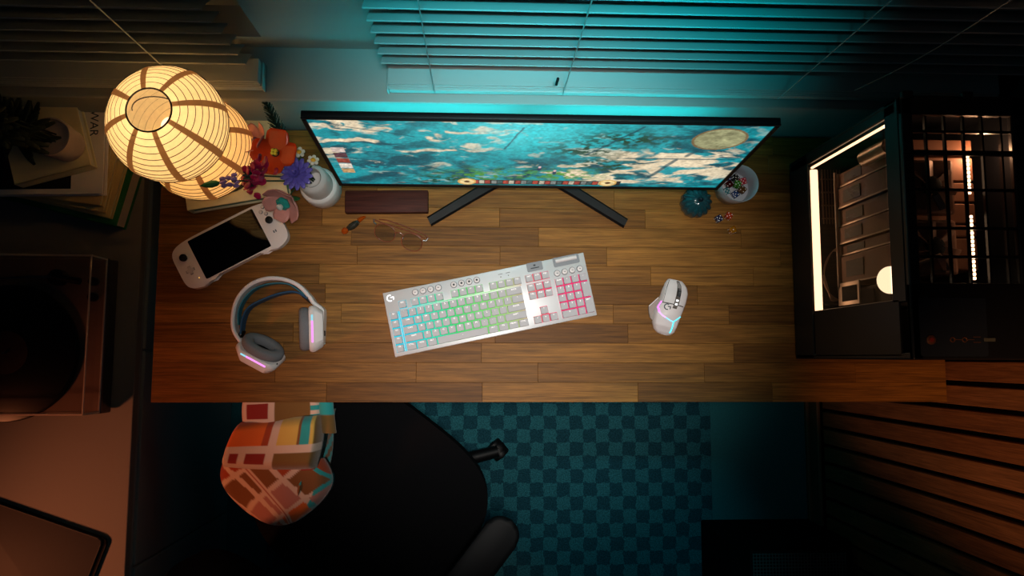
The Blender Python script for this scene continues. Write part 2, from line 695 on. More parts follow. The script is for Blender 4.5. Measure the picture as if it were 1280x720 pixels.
# pull cord hanging across the blinds
wc = MB().tube(catmull([(0.30, -0.04, 0.10), (0.33, -0.045, 0.30), (0.345, -0.04, 0.6), (0.36, -0.04, 1.4)], 5), 0.0011, 6).build('pull_cord', m_blind, b2)
MB().tube([(-0.03 + .175 - .447, -0.036, .125), (-0.03 + .175 - .447, -0.036, .095)], 0.003, 8).build('cord_tassel', m_black, b2)

# ================================================================ rug
def rug_material():
    m = bpy.data.materials.new('checked_rug')
    m.use_nodes = True
    nt = m.node_tree
    L = nt.links.new
    b = nt.nodes['Principled BSDF']
    b.inputs['Roughness'].default_value = 1.0
    b.inputs['Specular IOR Level'].default_value = 0.05
    tc = nt.nodes.new('ShaderNodeTexCoord')
    nz = nt.nodes.new('ShaderNodeTexNoise')
    nz.inputs['Scale'].default_value = 55
    L(tc.outputs['Object'], nz.inputs['Vector'])
    ad = nt.nodes.new('ShaderNodeMix')
    ad.data_type = 'VECTOR'
    ad.inputs[0].default_value = 0.018
    L(tc.outputs['Object'], ad.inputs[4])
    L(nz.outputs['Color'], ad.inputs[5])
    ck = nt.nodes.new('ShaderNodeTexChecker')
    ck.inputs['Scale'].default_value = 1 / 0.0425
    ck.inputs[1].default_value = (*srgb(44, 104, 114), 1)
    ck.inputs[2].default_value = (*srgb(30, 72, 84), 1)
    L(ad.outputs[1], ck.inputs['Vector'])
    n2 = nt.nodes.new('ShaderNodeTexNoise')
    n2.inputs['Scale'].default_value = 260
    n2.inputs['Detail'].default_value = 5
    L(tc.outputs['Object'], n2.inputs['Vector'])
    mr = nt.nodes.new('ShaderNodeMapRange')
    mr.inputs[1].default_value = 0.3
    mr.inputs[2].default_value = 0.7
    mr.inputs[3].default_value = 0.45
    mr.inputs[4].default_value = 1.25
    L(n2.outputs[0], mr.inputs[0])
    vm = nt.nodes.new('ShaderNodeVectorMath')
    vm.operation = 'SCALE'
    L(ck.outputs[0], vm.inputs[0])
    L(mr.outputs[0], vm.inputs['Scale'])
    L(vm.outputs[0], b.inputs['Base Color'])
    bp = nt.nodes.new('ShaderNodeBump')
    bp.inputs['Strength'].default_value = 0.6
    bp.inputs['Distance'].default_value = 0.004
    L(n2.outputs[0], bp.inputs['Height'])
    L(bp.outputs[0], b.inputs['Normal'])
    return m


rug = MB().box((0, 0, 0.006), (1.44, 1.5, 0.010), 0.003).build('rug', rug_material(), None, (0.04, -0.40, 0.0), smooth=0)
tag(rug, 'flat teal checked rug on the floor under the desk', 'rug')

# ================================================================ desk
DX0, DX1, DY0, DY1 = -0.745, 1.098, -0.104, 0.530
desk = thing('desk', 'long butcher block wooden desk along the window wall', 'desk', ((DX0 + DX1) / 2, (DY0 + DY1) / 2, 0))
rnd = random.Random(11)
rows = 14
rw = (DY1 - DY0) / rows
joints = {0: [-0.353, 0.002, 0.363, 0.68], 1: [-0.47, -0.15, 0.13, 0.52, 0.88]}
ox, oy = (DX0 + DX1) / 2, (DY0 + DY1) / 2
for r in range(rows):
    if r in joints:
        js = joints[r]
    else:
        js, x = [], DX0 + rnd.uniform(0.12, 0.5)
        while x < DX1 - 0.12:
            js.append(x)
            x += rnd.uniform(0.24, 0.62)
    xs = [DX0] + js + [DX1]
    for a, b in zip(xs, xs[1:]):
        g = MB().box((0, 0, 0), (b - a - 0.0004, rw - 0.0004, 0.030), 0.0004, 1)
        g.build('stave', wood_desk, desk, ((a + b) / 2 - ox, DY0 + rw * (r + .5) - oy, 0.725), smooth=0)
for lx in (DX0 + .30, DX1 - .10):
    for ly in (DY0 + .22, DY1 - .06):
        zb = 0.0112 if (lx < 0.7 and ly < 0.35) else 0.0
        MB().box((0, 0, (0.71 + zb) / 2), (0.05, 0.05, 0.71 - zb), 0.003).build('leg', m_black, desk, (lx - ox, ly - oy, 0), smooth=0)

# ================================================================ monitor
def screen_colours(U, V):
    """the game picture, drawn in screen fractions (U right, V up)"""
    W = 2.4
    x, y = U * W, V
    wx = x + 0.18 * (fbm(x * 5, y * 8, 3) - .5)
    wy = y + 0.16 * (fbm(x * 5 + 9, y * 8, 4) - .5)
    base = np.zeros(U.shape + (3,))
    teal_d, teal, cyan = np.array(srgb(6, 78, 92)), np.array(srgb(20, 150, 160)), np.array(srgb(40, 205, 212))
    cream, green, dgreen = np.array(srgb(226, 208, 176)), np.array(srgb(70, 140, 60)), np.array(srgb(8, 66, 52))
    n1 = fbm(wx * 9, wy * 13, 7, 6)
    t = smooth01(0.3, 0.68, n1)[..., None]
    base = teal_d * (1 - t) + teal * t
    mist = (smooth01(0.35, 0.85, y) * np.exp(-((U - .48) / .20) ** 2))[..., None]
    base = base * (1 - mist) + cyan * mist
    # streaks of pale rock
    n2 = fbm(wx * 7 + 20 + wy * 3.0, wy * 15, 21, 6)
    lft = np.exp(-((U - .16) / .22) ** 2) * smooth01(.25, .55, y)
    rgt = np.exp(-((U - .83) / .20) ** 2) * smooth01(.02, .1, y) * (1 - smooth01(.55, .75, y))
    mid = 0.75 * np.exp(-((U - .58) / .10) ** 2) * np.exp(-((y - .24) / .16) ** 2)
    k = smooth01(.50, .62, n2 + .17 * (lft + rgt * 1.45 + mid) - .14)[..., None]
    k = k * np.clip(lft + rgt + mid + .25, 0, 1)[..., None]
    shade = (0.75 + 0.5 * fbm(wx * 16, wy * 26, 31, 3))[..., None]
    base = base * (1 - k) + cream * shade * k
    # shrubs
    n3 = fbm(x * 34, y * 44, 41, 4)
    for cu, cv, su, sv, c in ((.36, .16, .10, .13, green), (.55, .20, .11, .10, green), (.645, .40, .055, .09, dgreen), (.70, .37, .05, .08, dgreen),
                              (.70, .78, .12, .12, dgreen), (.27, .10, .09, .08, dgreen), (.61, .62, .10, .12, dgreen), (.10, .35, .08, .10, teal_d)):
        a = (np.exp(-((U - cu) / su) ** 2 - ((y - cv) / sv) ** 2) * smooth01(.42, .60, n3) * 1.1)
        a = np.clip(a, 0, 1)[..., None]
        base = base * (1 - a) + c * (0.6 + 0.8 * n3[..., None]) * a
    # bare branches
    for (u0, v0, u1, v1, w) in ((.62, .55, .72, .95, .004), (.70, .50, .98, .50, .004), (.80, .18, .84, .48, .006), (.03, .95, .22, .78, .003),
                                (.17, .42, .30, .22, .004), (.86, .55, .90, .80, .006), (.42, .62, .46, .92, .0025), (.03, .60, .2, .50, .003)):
        du, dv = u1 - u0, v1 - v0
        s = np.clip(((U - u0) * du + (y - v0) * dv) / (du * du + dv * dv), 0, 1)
        d = np.hypot((U - u0 - s * du) + .012 * (fbm(x * 9, y * 9, 51) - .5), (y - v0 - s * dv) * .42)
        a = (1 - smooth01(w * .6, w * 1.4, d))[..., None]
        base = base * (1 - .8 * a) + teal_d * .8 * a
    # two small figures on the path
    for cu, cv in ((.513, .30), (.553, .24)):
        d = np.hypot((U - cu) / .006, (y - cv) / .035)
        a = (1 - smooth01(.7, 1.1, d))[..., None]
        base = base * (1 - a) + np.array(srgb(20, 60, 90)) * a
        d = np.hypot((U - cu) / .004, (y - cv - .035) / .018)
        a = (1 - smooth01(.7, 1.1, d))[..., None]
        base = base * (1 - a) + np.array(srgb(230, 190, 190)) * a
    # round map top right
    d = np.hypot((U - .905) / .060, (y - .80) / .145)
    a = (1 - smooth01(.97, 1.03, d))[..., None]
    mp = np.array(srgb(150, 150, 112)) * (0.45 + 1.1 * fbm(x * 26, y * 26, 61, 4))[..., None]
    base = base * (1 - a) + mp * a
    a = ((d > .94) & (d < 1.04))[..., None]
    base = np.where(a, np.array(srgb(120, 100, 70)), base)
    # portraits on the left
    for j in range(5):
        v0 = .20 + .085 * j
        m = (U > .018) & (U < .050) & (y > v0) & (y < v0 + .075)
        pc = [srgb(200, 160, 110), srgb(225, 215, 200), srgb(150, 70, 60), srgb(90, 60, 70), srgb(210, 190, 180)][j]
        pcol = np.array(pc) * (0.35 + 1.1 * fbm(x * 60, y * 60, 70 + j, 3))[..., None]
        base = np.where(m[..., None], pcol, base)
    # tool bar
    bar = (U > .335) & (U < .735) & (y > .018) & (y < .095)
    base = np.where(bar[..., None], np.array(srgb(40, 44, 46)), base)
    for j in range(24):
        u0 = .345 + .0158 * j
        m = (U > u0 + .0012) & (U < u0 + .0142) & (y > .03) & (y < .085)
        c = [srgb(170, 70, 60), srgb(120, 130, 128), srgb(190, 180, 160), srgb(60, 90, 92), srgb(150, 60, 56)][(j * 7) % 5]
        base = np.where(m[..., None], np.array(c) * (0.5 + fbm(x * 90, y * 90, 80, 2))[..., None], base)
    for cu in (.330, .702):
        d = np.hypot((U - cu) / .024, (y - .062) / .060)
        base = np.where((d < 1)[..., None], np.array(srgb(214, 170, 96)), base)
        base = np.where((d < .78)[..., None], np.array(srgb(236, 210, 150)), base)
        base = np.where((d < .30)[..., None], np.array(srgb(90, 60, 40)), base)
    base = base * (0.62 + 0.76 * fbm(x * 70, y * 70, 99, 3))[..., None]
    return np.clip(base, 0, 1)


MW, MH = 0.845, 0.358
mon = thing('monitor', 'wide black monitor on a two legged stand showing a teal game', 'monitor', (0.107, 0.40, 0.74))
tilt = R(5.6)
pm = Matrix.Translation((0, -0.022, 0.098)) @ Matrix.Rotation(-tilt, 4, 'X')     # panel: x right, z up along the panel, -y faces the sitter
g = MB()
g.box((0, 0.006, MH / 2), (MW, 0.012, MH), 0.002, 2, pm)
g.box((0, 0.024, MH / 2), (MW * .72, 0.030, MH * .62), 0.012, 3, pm)
g.build('housing', m_black, mon)
# bezel: raised frame
g = MB()
bt, bb, bs = 0.006, 0.011, 0.008
g.box((0, -0.0015, MH - bt / 2), (MW, 0.004, bt), 0.001, 1, pm)
g.box((0, -0.0015, bb / 2), (MW, 0.004, bb), 0.001, 1, pm)
for s in (-1, 1):
    g.box((s * (MW / 2 - bs / 2), -0.0015, MH / 2), (bs, 0.004, MH - bt - bb), 0.001, 1, pm)
g.build('bezel', m_black, mon, smooth=0)
nu, nv = 460, 190
us, vs = np.linspace(0, 1, nu + 1), np.linspace(0, 1, nv + 1)
UU, VV = np.meshgrid(us, vs, indexing='ij')
x = (UU - .5) * (MW - 2 * bs)
z = bb + VV * (MH - bb - bt)
co = np.stack([x.ravel(), np.full(x.size, -0.0006), z.ravel()], 1)
idx = np.arange((nu + 1) * (nv + 1)).reshape(nu + 1, nv + 1)
fc = np.stack([idx[:-1, :-1], idx[1:, :-1], idx[1:, 1:], idx[:-1, 1:]], -1).reshape(-1, 4)
me = bpy.data.meshes.new('screen')
me.from_pydata(co.tolist(), [], fc.tolist())
me.transform(pm)
set_print(me, screen_colours(UU, VV).reshape(-1, 3))
link('screen', me, attr_mat('screen_picture', 0.25, emit=1.0), mon, smooth=0)
# legs and column
for s in (-1, 1):
    MB().ribbon([(0, 0.055, 0.006), (s * .10, -0.005, 0.006), (s * .231, -0.086, 0.006)], (s * .5, 1, 0), [.032, .027, .024], 0.012).build('leg', m_black, mon)
g = MB()
g.box((0, 0.058, 0.015), (0.09, 0.05, 0.03), 0.006)
g.box((0, 0.062, 0.13), (0.05, 0.022, 0.22), 0.005)
g.box((0, 0.045, 0.24), (0.06, 0.05, 0.07), 0.004)
g.build('column', m_black, mon)
# light bar along the back
m_cyan = emat('cyan_led', (0.0, 0.80, 0.86), 5.0)
MB().box((0, 0.0405, .070), (MW * .60, 0.003, 0.012), 0, 0, pm).build('back_light', m_cyan, mon, smooth=0)
bl = lamp('monitor_back_glow', 'AREA', (0.107, 0.455, 0.905), (0.107, 0.56, 0.86), 1.35, (0.0, 0.80, 0.88), shape='RECTANGLE', size=0.78, size_y=0.03)

# ================================================================ keyboard
DZ = 0.74
kb = thing('keyboard', 'white full size keyboard with coloured backlit keys, middle of the desk', 'keyboard', (0.0195, 0.121, DZ), math.atan2(0.098, 0.464))
KW, KD = 0.475, 0.150
m_alu = mat('silver_plate', srgb(212, 216, 220), 0.38, metal=0.35, var=0.04, stretch=(2, 60, 60))
m_keyside = mat('keyboard_base', srgb(225, 222, 220), 0.4)
m_key = mat('keycap', srgb(176, 178, 184), 0.5, var=0.02)


def kx(mm):
    return mm / 1000 - KW / 2


def ky(mm):
    return KD / 2 - mm / 1000


MB().box((0, 0, 0.006), (KW, KD, 0.010), 0.0015).build('base', m_keyside, kb)
MB().box((0, 0, 0.0125), (KW - .001, KD - .001, 0.0030), 0.001).build('top_plate', m_alu, kb)


def glow_material():
    """rainbow LEDs under the keys: colour by place along the keyboard"""
    m = bpy.data.materials.new('key_leds')
    m.use_nodes = True
    nt = m.node_tree
    L = nt.links.new
    out = nt.nodes['Material Output']
    nt.nodes.remove(nt.nodes['Principled BSDF'])
    tc = nt.nodes.new('ShaderNodeTexCoord')
    sp = nt.nodes.new('ShaderNodeSeparateXYZ')
    L(tc.outputs['Object'], sp.inputs[0])
    mr = nt.nodes.new('ShaderNodeMapRange')
    mr.inputs[1].default_value = -KW / 2
    mr.inputs[2].default_value = KW / 2
    L(sp.outputs[0], mr.inputs[0])
    cr = nt.nodes.new('ShaderNodeValToRGB')
    el = cr.color_ramp.elements
    el[0].position, el[0].color = 0.0, (0.02, 0.75, 0.95, 1)
    el[1].position, el[1].color = 1.0, (1.0, 0.04, 0.20, 1)
    for p, c in ((.08, (0.02, .75, .95, 1)), (.20, (.05, .85, .55, 1)), (.32, (.06, .85, .22, 1)), (.50, (.30, .85, .22, 1)), (.61, (.55, .70, .30, 1)),
                 (.68, (.75, .45, .35, 1)), (.74, (1.0, .12, .18, 1)), (.85, (1.0, .05, .20, 1))):
        e = el.new(p)
        e.color = c
    L(mr.outputs[0], cr.inputs[0])
    e = nt.nodes.new('ShaderNodeEmission')
    e.inputs[1].default_value = 0.95
    L(cr.outputs[0], e.inputs[0])
    L(e.outputs[0], out.inputs[0])
    return m


m_glow = glow_material()
g = MB()
for x0, x1, y0, y1 in ((6.5, 26.0, 48, 142), (31, 315.5, 48, 142), (31, 50, 25.5, 45), (60, 135.5, 25.5, 45), (153, 229, 25.5, 45), (243, 318, 25.5, 45),
                       (328, 385, 25.5, 44.5), (328, 385, 47.5, 85), (26.6, 30.4, 48, 142), (50, 318, 45.0, 47.6), (347, 366, 104, 124), (328, 385, 123, 142), (394.5, 470, 48, 142)):
    g.box((kx((x0 + x1) / 2), ky((y0 + y1) / 2), 0.0142), ((x1 - x0 - 1.2) / 1000, (y1 - y0 - 1.2) / 1000, 0.0006))
g.build('key_backlight', m_glow, kb, smooth=0)

keys = []          # centre x, centre y, width, height (mm), legend
U = 19.0


def krow(x, y, specs):
    for w, s in specs:
        keys.append((x + w * U / 2, y, w * U, U, s))
        x += w * U


for i in range(5):
    keys.append((16.2, 57 + 19 * i, 19, 19, 'G%d' % (i + 1)))
krow(31, 35, [(1, 'ESC')])
krow(60, 35, [(1, 'F%d' % k) for k in range(1, 5)])
krow(153, 35, [(1, 'F%d' % k) for k in range(5, 9)])
krow(243, 35, [(1, 'F%d' % k) for k in range(9, 13)])
krow(31, 57, [(1, c) for c in '`1234567890-='] + [(2, 'BACK')])
krow(31, 76, [(1.5, 'TAB')] + [(1, c) for c in 'QWERTYUIOP[]'] + [(1.5, '\\')])
krow(31, 95, [(1.75, 'CAPS')] + [(1, c) for c in "ASDFGHJKL;'"] + [(2.25, 'ENTER')])
krow(31, 114, [(2.25, 'SHIFT')] + [(1, c) for c in 'ZXCVBNM,./'] + [(2.75, 'SHIFT')])
krow(31, 133, [(1.25, 'CTRL'), (1.25, 'WIN'), (1.25, 'ALT'), (6.25, '_'), (1.25, 'ALT'), (1.25, 'FN'), (1.25, 'MENU'), (1.25, 'CTRL')])
krow(328, 35, [(1, 'PRT'), (1, 'SCR'), (1, 'PSE')])
krow(328, 57, [(1, 'INS'), (1, 'HOM'), (1, 'PUP')])
krow(328, 76, [(1, 'DEL'), (1, 'END'), (1, 'PDN')])
krow(347, 114, [(1, '^')])
krow(328, 133, [(1, '<'), (1, 'v'), (1, '>')])
krow(394.5, 57, [(1, 'NUM'), (1, '/'), (1, '*'), (1, '-')])
krow(394.5, 76, [(1, '7'), (1, '8'), (1, '9')])
krow(394.5, 95, [(1, '4'), (1, '5'), (1, '6')])
krow(394.5, 114, [(1, '1'), (1, '2'), (1, '3')])
krow(394.5, 133, [(2, '0'), (1, '.')])
keys.append((394.5 + 3.5 * U, 85.5, U, 2 * U, '+'))
keys.append((394.5 + 3.5 * U, 123.5, U, 2 * U, 'ENT'))
kmesh = {}
leg = bmesh.new()
tcache = {}
for cx, cy, w, h, s in keys:
    key = (round(w, 2), round(h, 2))
    if key not in kmesh:
        g = MB()
        ww, hh = (w - 1.9) / 1000, (h - 2.3) / 1000
        b = bmesh.new()
        bmesh.ops.create_cube(b, size=1.0)
        for v in b.verts:
            tp = v.co.z > 0
            v.co = Vector((v.co.x * (ww - (.0016 if tp else 0)), v.co.y * (hh - (.0016 if tp else 0)), .0062 if tp else .0))
        bmesh.ops.bevel(b, geom=[e for e in b.edges if max(e.verts[0].co.z, e.verts[1].co.z) > .003], offset=.0008, segments=2, affect='EDGES')
        g._merge(b)
        o = g.build('key', m_key, kb, (kx(cx), ky(cy), 0.0152))
        kmesh[key] = o.data
    else:
        o = bpy.data.objects.new('key', kmesh[key])
        COL.objects.link(o)
        o.parent = kb
        o.location = (kx(cx), ky(cy), 0.0152)
    if s not in tcache:
        tcache[s] = text_mesh(s, 0.0062 if len(s) < 2 else 0.0048)
    t = tcache[s].copy()
    t.transform(Matrix.Translation((kx(cx), ky(cy - h / 2 + 5.2), 0.02155)))
    leg.from_mesh(t)
    bpy.data.meshes.remove(t)
me = bpy.data.meshes.new('key_legends')
leg.to_mesh(me)
leg.free()
link('key_legends', me, emat('legend_light', (1.0, 0.93, 0.86), 1.5), kb, smooth=0, kind='stuff')
# round buttons
m_btn = mat('round_button', srgb(215, 212, 214), 0.45)
m_pit = mat('button_ring', srgb(70, 80, 90), 0.5)
bmesh_btn = None
for x0, ym in ((74, 13.5), (164, 14), (404, 36)):
    for k in range(4):
        c = (kx(x0 + 18 * k), ky(ym), 0)
        MB().cyl((0, 0, 0.0143), 0.0076, 0.0012, 28).build('button_ring', m_pit, kb, c)
        MB().cyl((0, 0, 0.0162), 0.0064, 0.0050, 28, bev=.0008).build('round_button', m_btn, kb, c)
m_ink = mat('dark_print', srgb(40, 48, 56), 0.6)
g = MB()
for x0, ym in ((74, 13.5), (164, 14), (404, 36)):
    for k in range(4):
        sgn = k if x0 != 164 else 4 + k
        X, Y, zz = kx(x0 + 18 * k), ky(ym), 0.01895
        if sgn in (0, 1, 2, 3):
            g.quad((X - .002, Y - .0006, zz), (X + .002, Y - .0006, zz), (X + .002, Y + .0006, zz), (X - .002, Y + .0006, zz))
        else:
            for q in range(8):
                a, bq = 2 * PI * q / 8, 2 * PI * (q + 1) / 8
                g.quad((X, Y, zz), (X + .0026 * math.cos(a), Y + .0026 * math.sin(a), zz), (X + .0026 * math.cos(bq), Y + .0026 * math.sin(bq), zz), (X, Y, zz + 1e-6))
g.build('button_marks', m_ink, kb, smooth=0)
# mode switch plate, volume roller, lamps
m_recess = mat('recess_grey', srgb(120, 128, 136), 0.45)
g = MB().prism(round_rect(.037, .021, .003, 4, kx(356), ky(10.0)), 0.0142, 0.0147)
g.build('switch_recess', m_recess, kb, smooth=0)
MB().box((kx(356), ky(13), 0.0149), (.020, .0022, .0006)).box((kx(356), ky(7), 0.0149), (.005, .004, .0006)).build('switch_mark', m_ink, kb, smooth=0)
MB().prism(round_rect(.062, .022, .004, 4, kx(431), ky(10.5)), 0.0142, 0.0148).build('roller_recess', m_recess, kb, smooth=0)
rl = MB().tube([(kx(406), ky(7.5), 0.0135), (kx(456), ky(7.5), 0.0135)], 0.0052, 20).build('volume_roller', m_btn, kb)
MB().box((kx(431), ky(7.5), 0.0141), (.054, .0140, .0006)).build('roller_slot', m_ink, kb, smooth=0)
g = MB()
for xx in (274, 292):
    g.cyl((kx(xx), ky(18), 0.0143), 0.0012, 0.0006, 10)
    g.box((kx(xx), ky(11.5), 0.0143), (.010, .0010, .0004))
g.build('indicator', m_ink, kb, smooth=0)
g = MB()
g_mark(g, kx(14.5), ky(15), 0.01445, 0.0080)
g.build('logo', emat('logo_light', (1, 1, 1), 1.6), kb, smooth=0)

# ================================================================ mouse
def interp(tab, x):
    for (a, va), (b, vb) in zip(tab, tab[1:]):
        if x <= b:
            t = (x - a) / (b - a)
            t = t * t * (3 - 2 * t) * 0.4 + t * 0.6
            return va + (vb - va) * t
    return tab[-1][1]


# along the length v (0 rear, 1 front), millimetres
M_L = [(0, -2), (.02, -15), (.08, -24), (.18, -30), (.32, -33), (.45, -31), (.58, -26), (.75, -24), (.90, -20), (.97, -17), (1, -14)]
M_R = [(0, 8), (.02, 18), (.08, 25), (.20, 28), (.35, 30), (.50, 33), (.65, 36), (.80, 37), (.90, 33), (.97, 25), (1, 20)]
M_H = [(0, 8), (.05, 18), (.15, 30), (.35, 40), (.5, 40), (.7, 33), (.9, 22), (1, 15)]


def mouse_pt(v, u, lift=0.0):
    """u -1..1 across, v along; point on the shell"""
    l, r, h = interp(M_L, v), interp(M_R, v), interp(M_H, v)
    c, hw = (l + r) / 2, (r - l) / 2
    a = abs(u)
    if a <= 0.80:
        q = a / 0.80
        z = h * (1 - 0.22 * q ** 2.4)
        xx = 0.86 * q * hw
    else:
        q = (a - 0.80) / 0.20
        z = h * 0.78 * (1 - q) + 2.0 * q
        xx = hw * (0.86 + 0.14 * math.sin(q * PI / 2 * 1.35) / math.sin(PI / 2 * 1.35) if q < 1 else 1.0)
    x = c + math.copysign(xx, u) if u else c
    return Vector((x / 1000, (v - .5) * 0.131, (z + lift) / 1000))


ms = thing('mouse', 'white wireless gaming mouse with a glowing pink and cyan line', 'mouse', (0.4365, 0.116, DZ), R(-13))
nU, nV = 48, 60
m_mouse = mat('mouse_shell', srgb(228, 222, 224), 0.42, var=0.02)
g = MB()
g.grid(lambda u, v: mouse_pt(v, 2 * u - 1), nU, nV)
g.build('shell', m_mouse, ms, smooth=60)
MB().prism([tuple((mouse_pt(k / 20, -1) * 0.97)[:2]) for k in range(21)] + [tuple((mouse_pt(1 - k / 20, 1) * 0.97)[:2]) for k in range(21)], 0.0, 0.003).build('foot', m_black, ms, smooth=0)


def mpatch(name, u0, u1, v0, v1, lift, m, parent=ms, n=14, f=None):
    g = MB()

    def top(u, v):
        vv = v0 + (v1 - v0) * v
        a, b = (u0(vv) if callable(u0) else u0), (u1(vv) if callable(u1) else u1)
        return mouse_pt(vv, a + (b - a) * u, lift)
    g.grid(top, n, n)
    rim = []
    N = 24
    for k in range(N):
        rim.append((k / N, 0))
    for k in range(N):
        rim.append((1, k / N))
    for k in range(N):
        rim.append((1 - k / N, 1))
    for k in range(N):
        rim.append((0, 1 - k / N))
    pts = [top(*p) for p in rim]
    for a, b in zip(pts, pts[1:] + pts[:1]):
        g.quad(tuple(a), tuple(a - Vector((0, 0, (lift + .3) / 1000))), tuple(b - Vector((0, 0, (lift + .3) / 1000))), tuple(b))
    return g.build(name, m, parent, smooth=50)


m_gap = mat('button_gap', srgb(40, 36, 36), 0.7)
mpatch('button_gap', -0.78, 0.96, .535, .988, 0.25, m_gap)
mpatch('left_button', -0.74, -0.02, .55, .985, 0.9, m_mouse)
mpatch('right_button', 0.32, 0.93, .55, .985, 0.9, m_mouse)
mpatch('dark_channel', 0.0, 0.30, .47, .985, 0.35, mat('wheel_channel', srgb(88, 80, 76), 0.5))
wp = mouse_pt(.76, .15)
MB().cyl((0, 0, 0), 0.0105, 0.0075, 28, bev=.0012, M=lk((wp.x, wp.y, wp.z - .0040), (0, PI / 2, 0))).build('wheel', m_black, ms)
g = MB()
for k in range(18):
    a = 2 * PI * k / 18
    g.box((0, .0105 * math.cos(a), .0105 * math.sin(a)), (.005, .0012, .0012))
g.build('wheel_ridges', m_grey, ms, (wp.x, wp.y, wp.z - .0040), smooth=0)
mpatch('front_plate', 0.03, 0.27, .86, .965, 1.0, mat('wheel_plate', srgb(150, 146, 144), 0.3), n=6)
mpatch('tilt_button', 0.03, 0.27, .50, .66, 0.9, mat('button_dark', srgb(120, 112, 108), 0.5), n=6)
m_dot = emat('white_dot', (1, 1, 1), 1.6)
mpatch('battery_light', 0.06, 0.24, .605, .640, 1.3, m_dot, n=5)
mpatch('battery_light', 0.06, 0.24, .535, .570, 1.3, m_dot, n=5)
mpatch('side_button', -0.84, -0.77, .56, .69, 1.3, m_mouse, n=6)
mpatch('side_button', -0.84, -0.77, .71, .82, 1.3, m_mouse, n=6)
# thumb rest: a wing standing out on the left
g = MB()
wing = [(-24, 20), (-30, 16), (-46, -8), (-47, -11), (-43, -22), (-38, -34), (-30, -40), (-24, -34)]
wing = [(a / 1000, b / 1000) for a, b in wing]
g.prism(wing, 0.004, 0.010, 0.0015)
g.build('thumb_rest', mat('thumb_grey', srgb(150, 138, 130), 0.6), ms)
MB().tube([(-0.029, .0165, .010), (-.0462, -.0085, .010)], 0.0011, 8).build('wing_edge', m_mouse, ms)


def light_line(name, uv, m, r):
    pts = []
    for (ua, va), (ub, vb) in zip(uv, uv[1:]):
        for k in range(8):
            pts.append(mouse_pt(va + (vb - va) * k / 8, ua + (ub - ua) * k / 8, 0.15))
    pts.append(mouse_pt(uv[-1][1], uv[-1][0], 0.15))
    MB().tube(pts, r, 8).build(name, m, ms)


light_line('light_line', [(-.82, .56), (-.84, .44), (-.72, .36)], emat('pink_led', (1.0, .25, .95), 1.5), 0.0022)
light_line('light_line', [(-.72, .36), (-.45, .31), (-.2, .285)], emat('lilac_led', (.75, .45, 1.0), 1.4), 0.0015)
light_line('light_line', [(-.2, .285), (.2, .25), (.42, .245)], emat('blue_led', (.25, .75, 1.0), 1.4), 0.0013)
light_line('light_line', [(.42, .245), (.80, .36)], emat('aqua_led', (.1, .85, .95), 1.4), 0.0013)
light_line('light_line', [(.42, .245), (.48, .10), (.50, .05)], emat('cyan2_led', (.1, .85, .95), 1.4), 0.0015)
g = MB()
g_mark(g, 0, 0, 0, 0.0075)
lp = mouse_pt(.475, -.36, 0.6)
g.build('logo', mat('logo_grey', srgb(60, 70, 78), 0.3, metal=.4), ms, lp, (R(-3), R(-8), 0), smooth=0)

# ================================================================ headset
hs = thing('headset', 'white headset with grey ear cushions and pink light strips', 'headset', (-0.455, 0.08, DZ))
# headband lies on the desk, arc seen from above (local xy)
arc = [(-.083, -.048), (-.099, -.022), (-.102, .012), (-.094, .048), (-.070, .078), (-.035, .094), (.005, .094), (.040, .080), (.066, .054), (.076, .040), (.093, .027), (.096, .012), (.095, -.052)]
arc3 = catmull([(x, y, 0.024) for x, y in arc], 6)
m_hs = mat('headset_white', srgb(222, 217, 217), 0.4, var=0.02)
MB().ribbon(arc3, (0.0, 0, 1), 0.034, 0.0085).build('headband', m_hs, hs, smooth=40)
inner = catmull([(-.090, -.010, .026), (-.091, .020, .026), (-.080, .048, .026), (-.057, .072, .026), (-.02, .084, .026), (.02, .082, .026), (.055, .058, .026)], 6)
MB().ribbon(inner, (0, 0, 1), 0.024, 0.003).build('band_lining', mat('band_lining_teal_lit', srgb(40, 110, 130), 0.6), hs)  # teal light on the lining is painted into its colour
strap = catmull([(-.084, -.030, .026), (-.080, .004, .028), (-.066, .030, .030), (-.030, .050, .030), (.010, .063, .030), (.038, .064, .028), (.062, .050, .026)], 6)
MB().ribbon(strap, (0.0, 0.0, 1), 0.030, 0.004).build('head_strap', mat('strap_blue', srgb(34, 72, 104), 0.9, var=.2, scale=300), hs)
for p, a in (((-.087, -.034, .024), R(70)), ((.060, .050, .024), R(-40))):
    MB().box((0, 0, 0), (.026, .007, .026), .002).build('strap_clip', m_black, hs, p, (0, 0, a))
    MB().ball((0, 0, 0), .0022, 1).build('clip_stud', m_chrome, hs, (p[0] + .004, p[1] + .003, p[2] + .014))


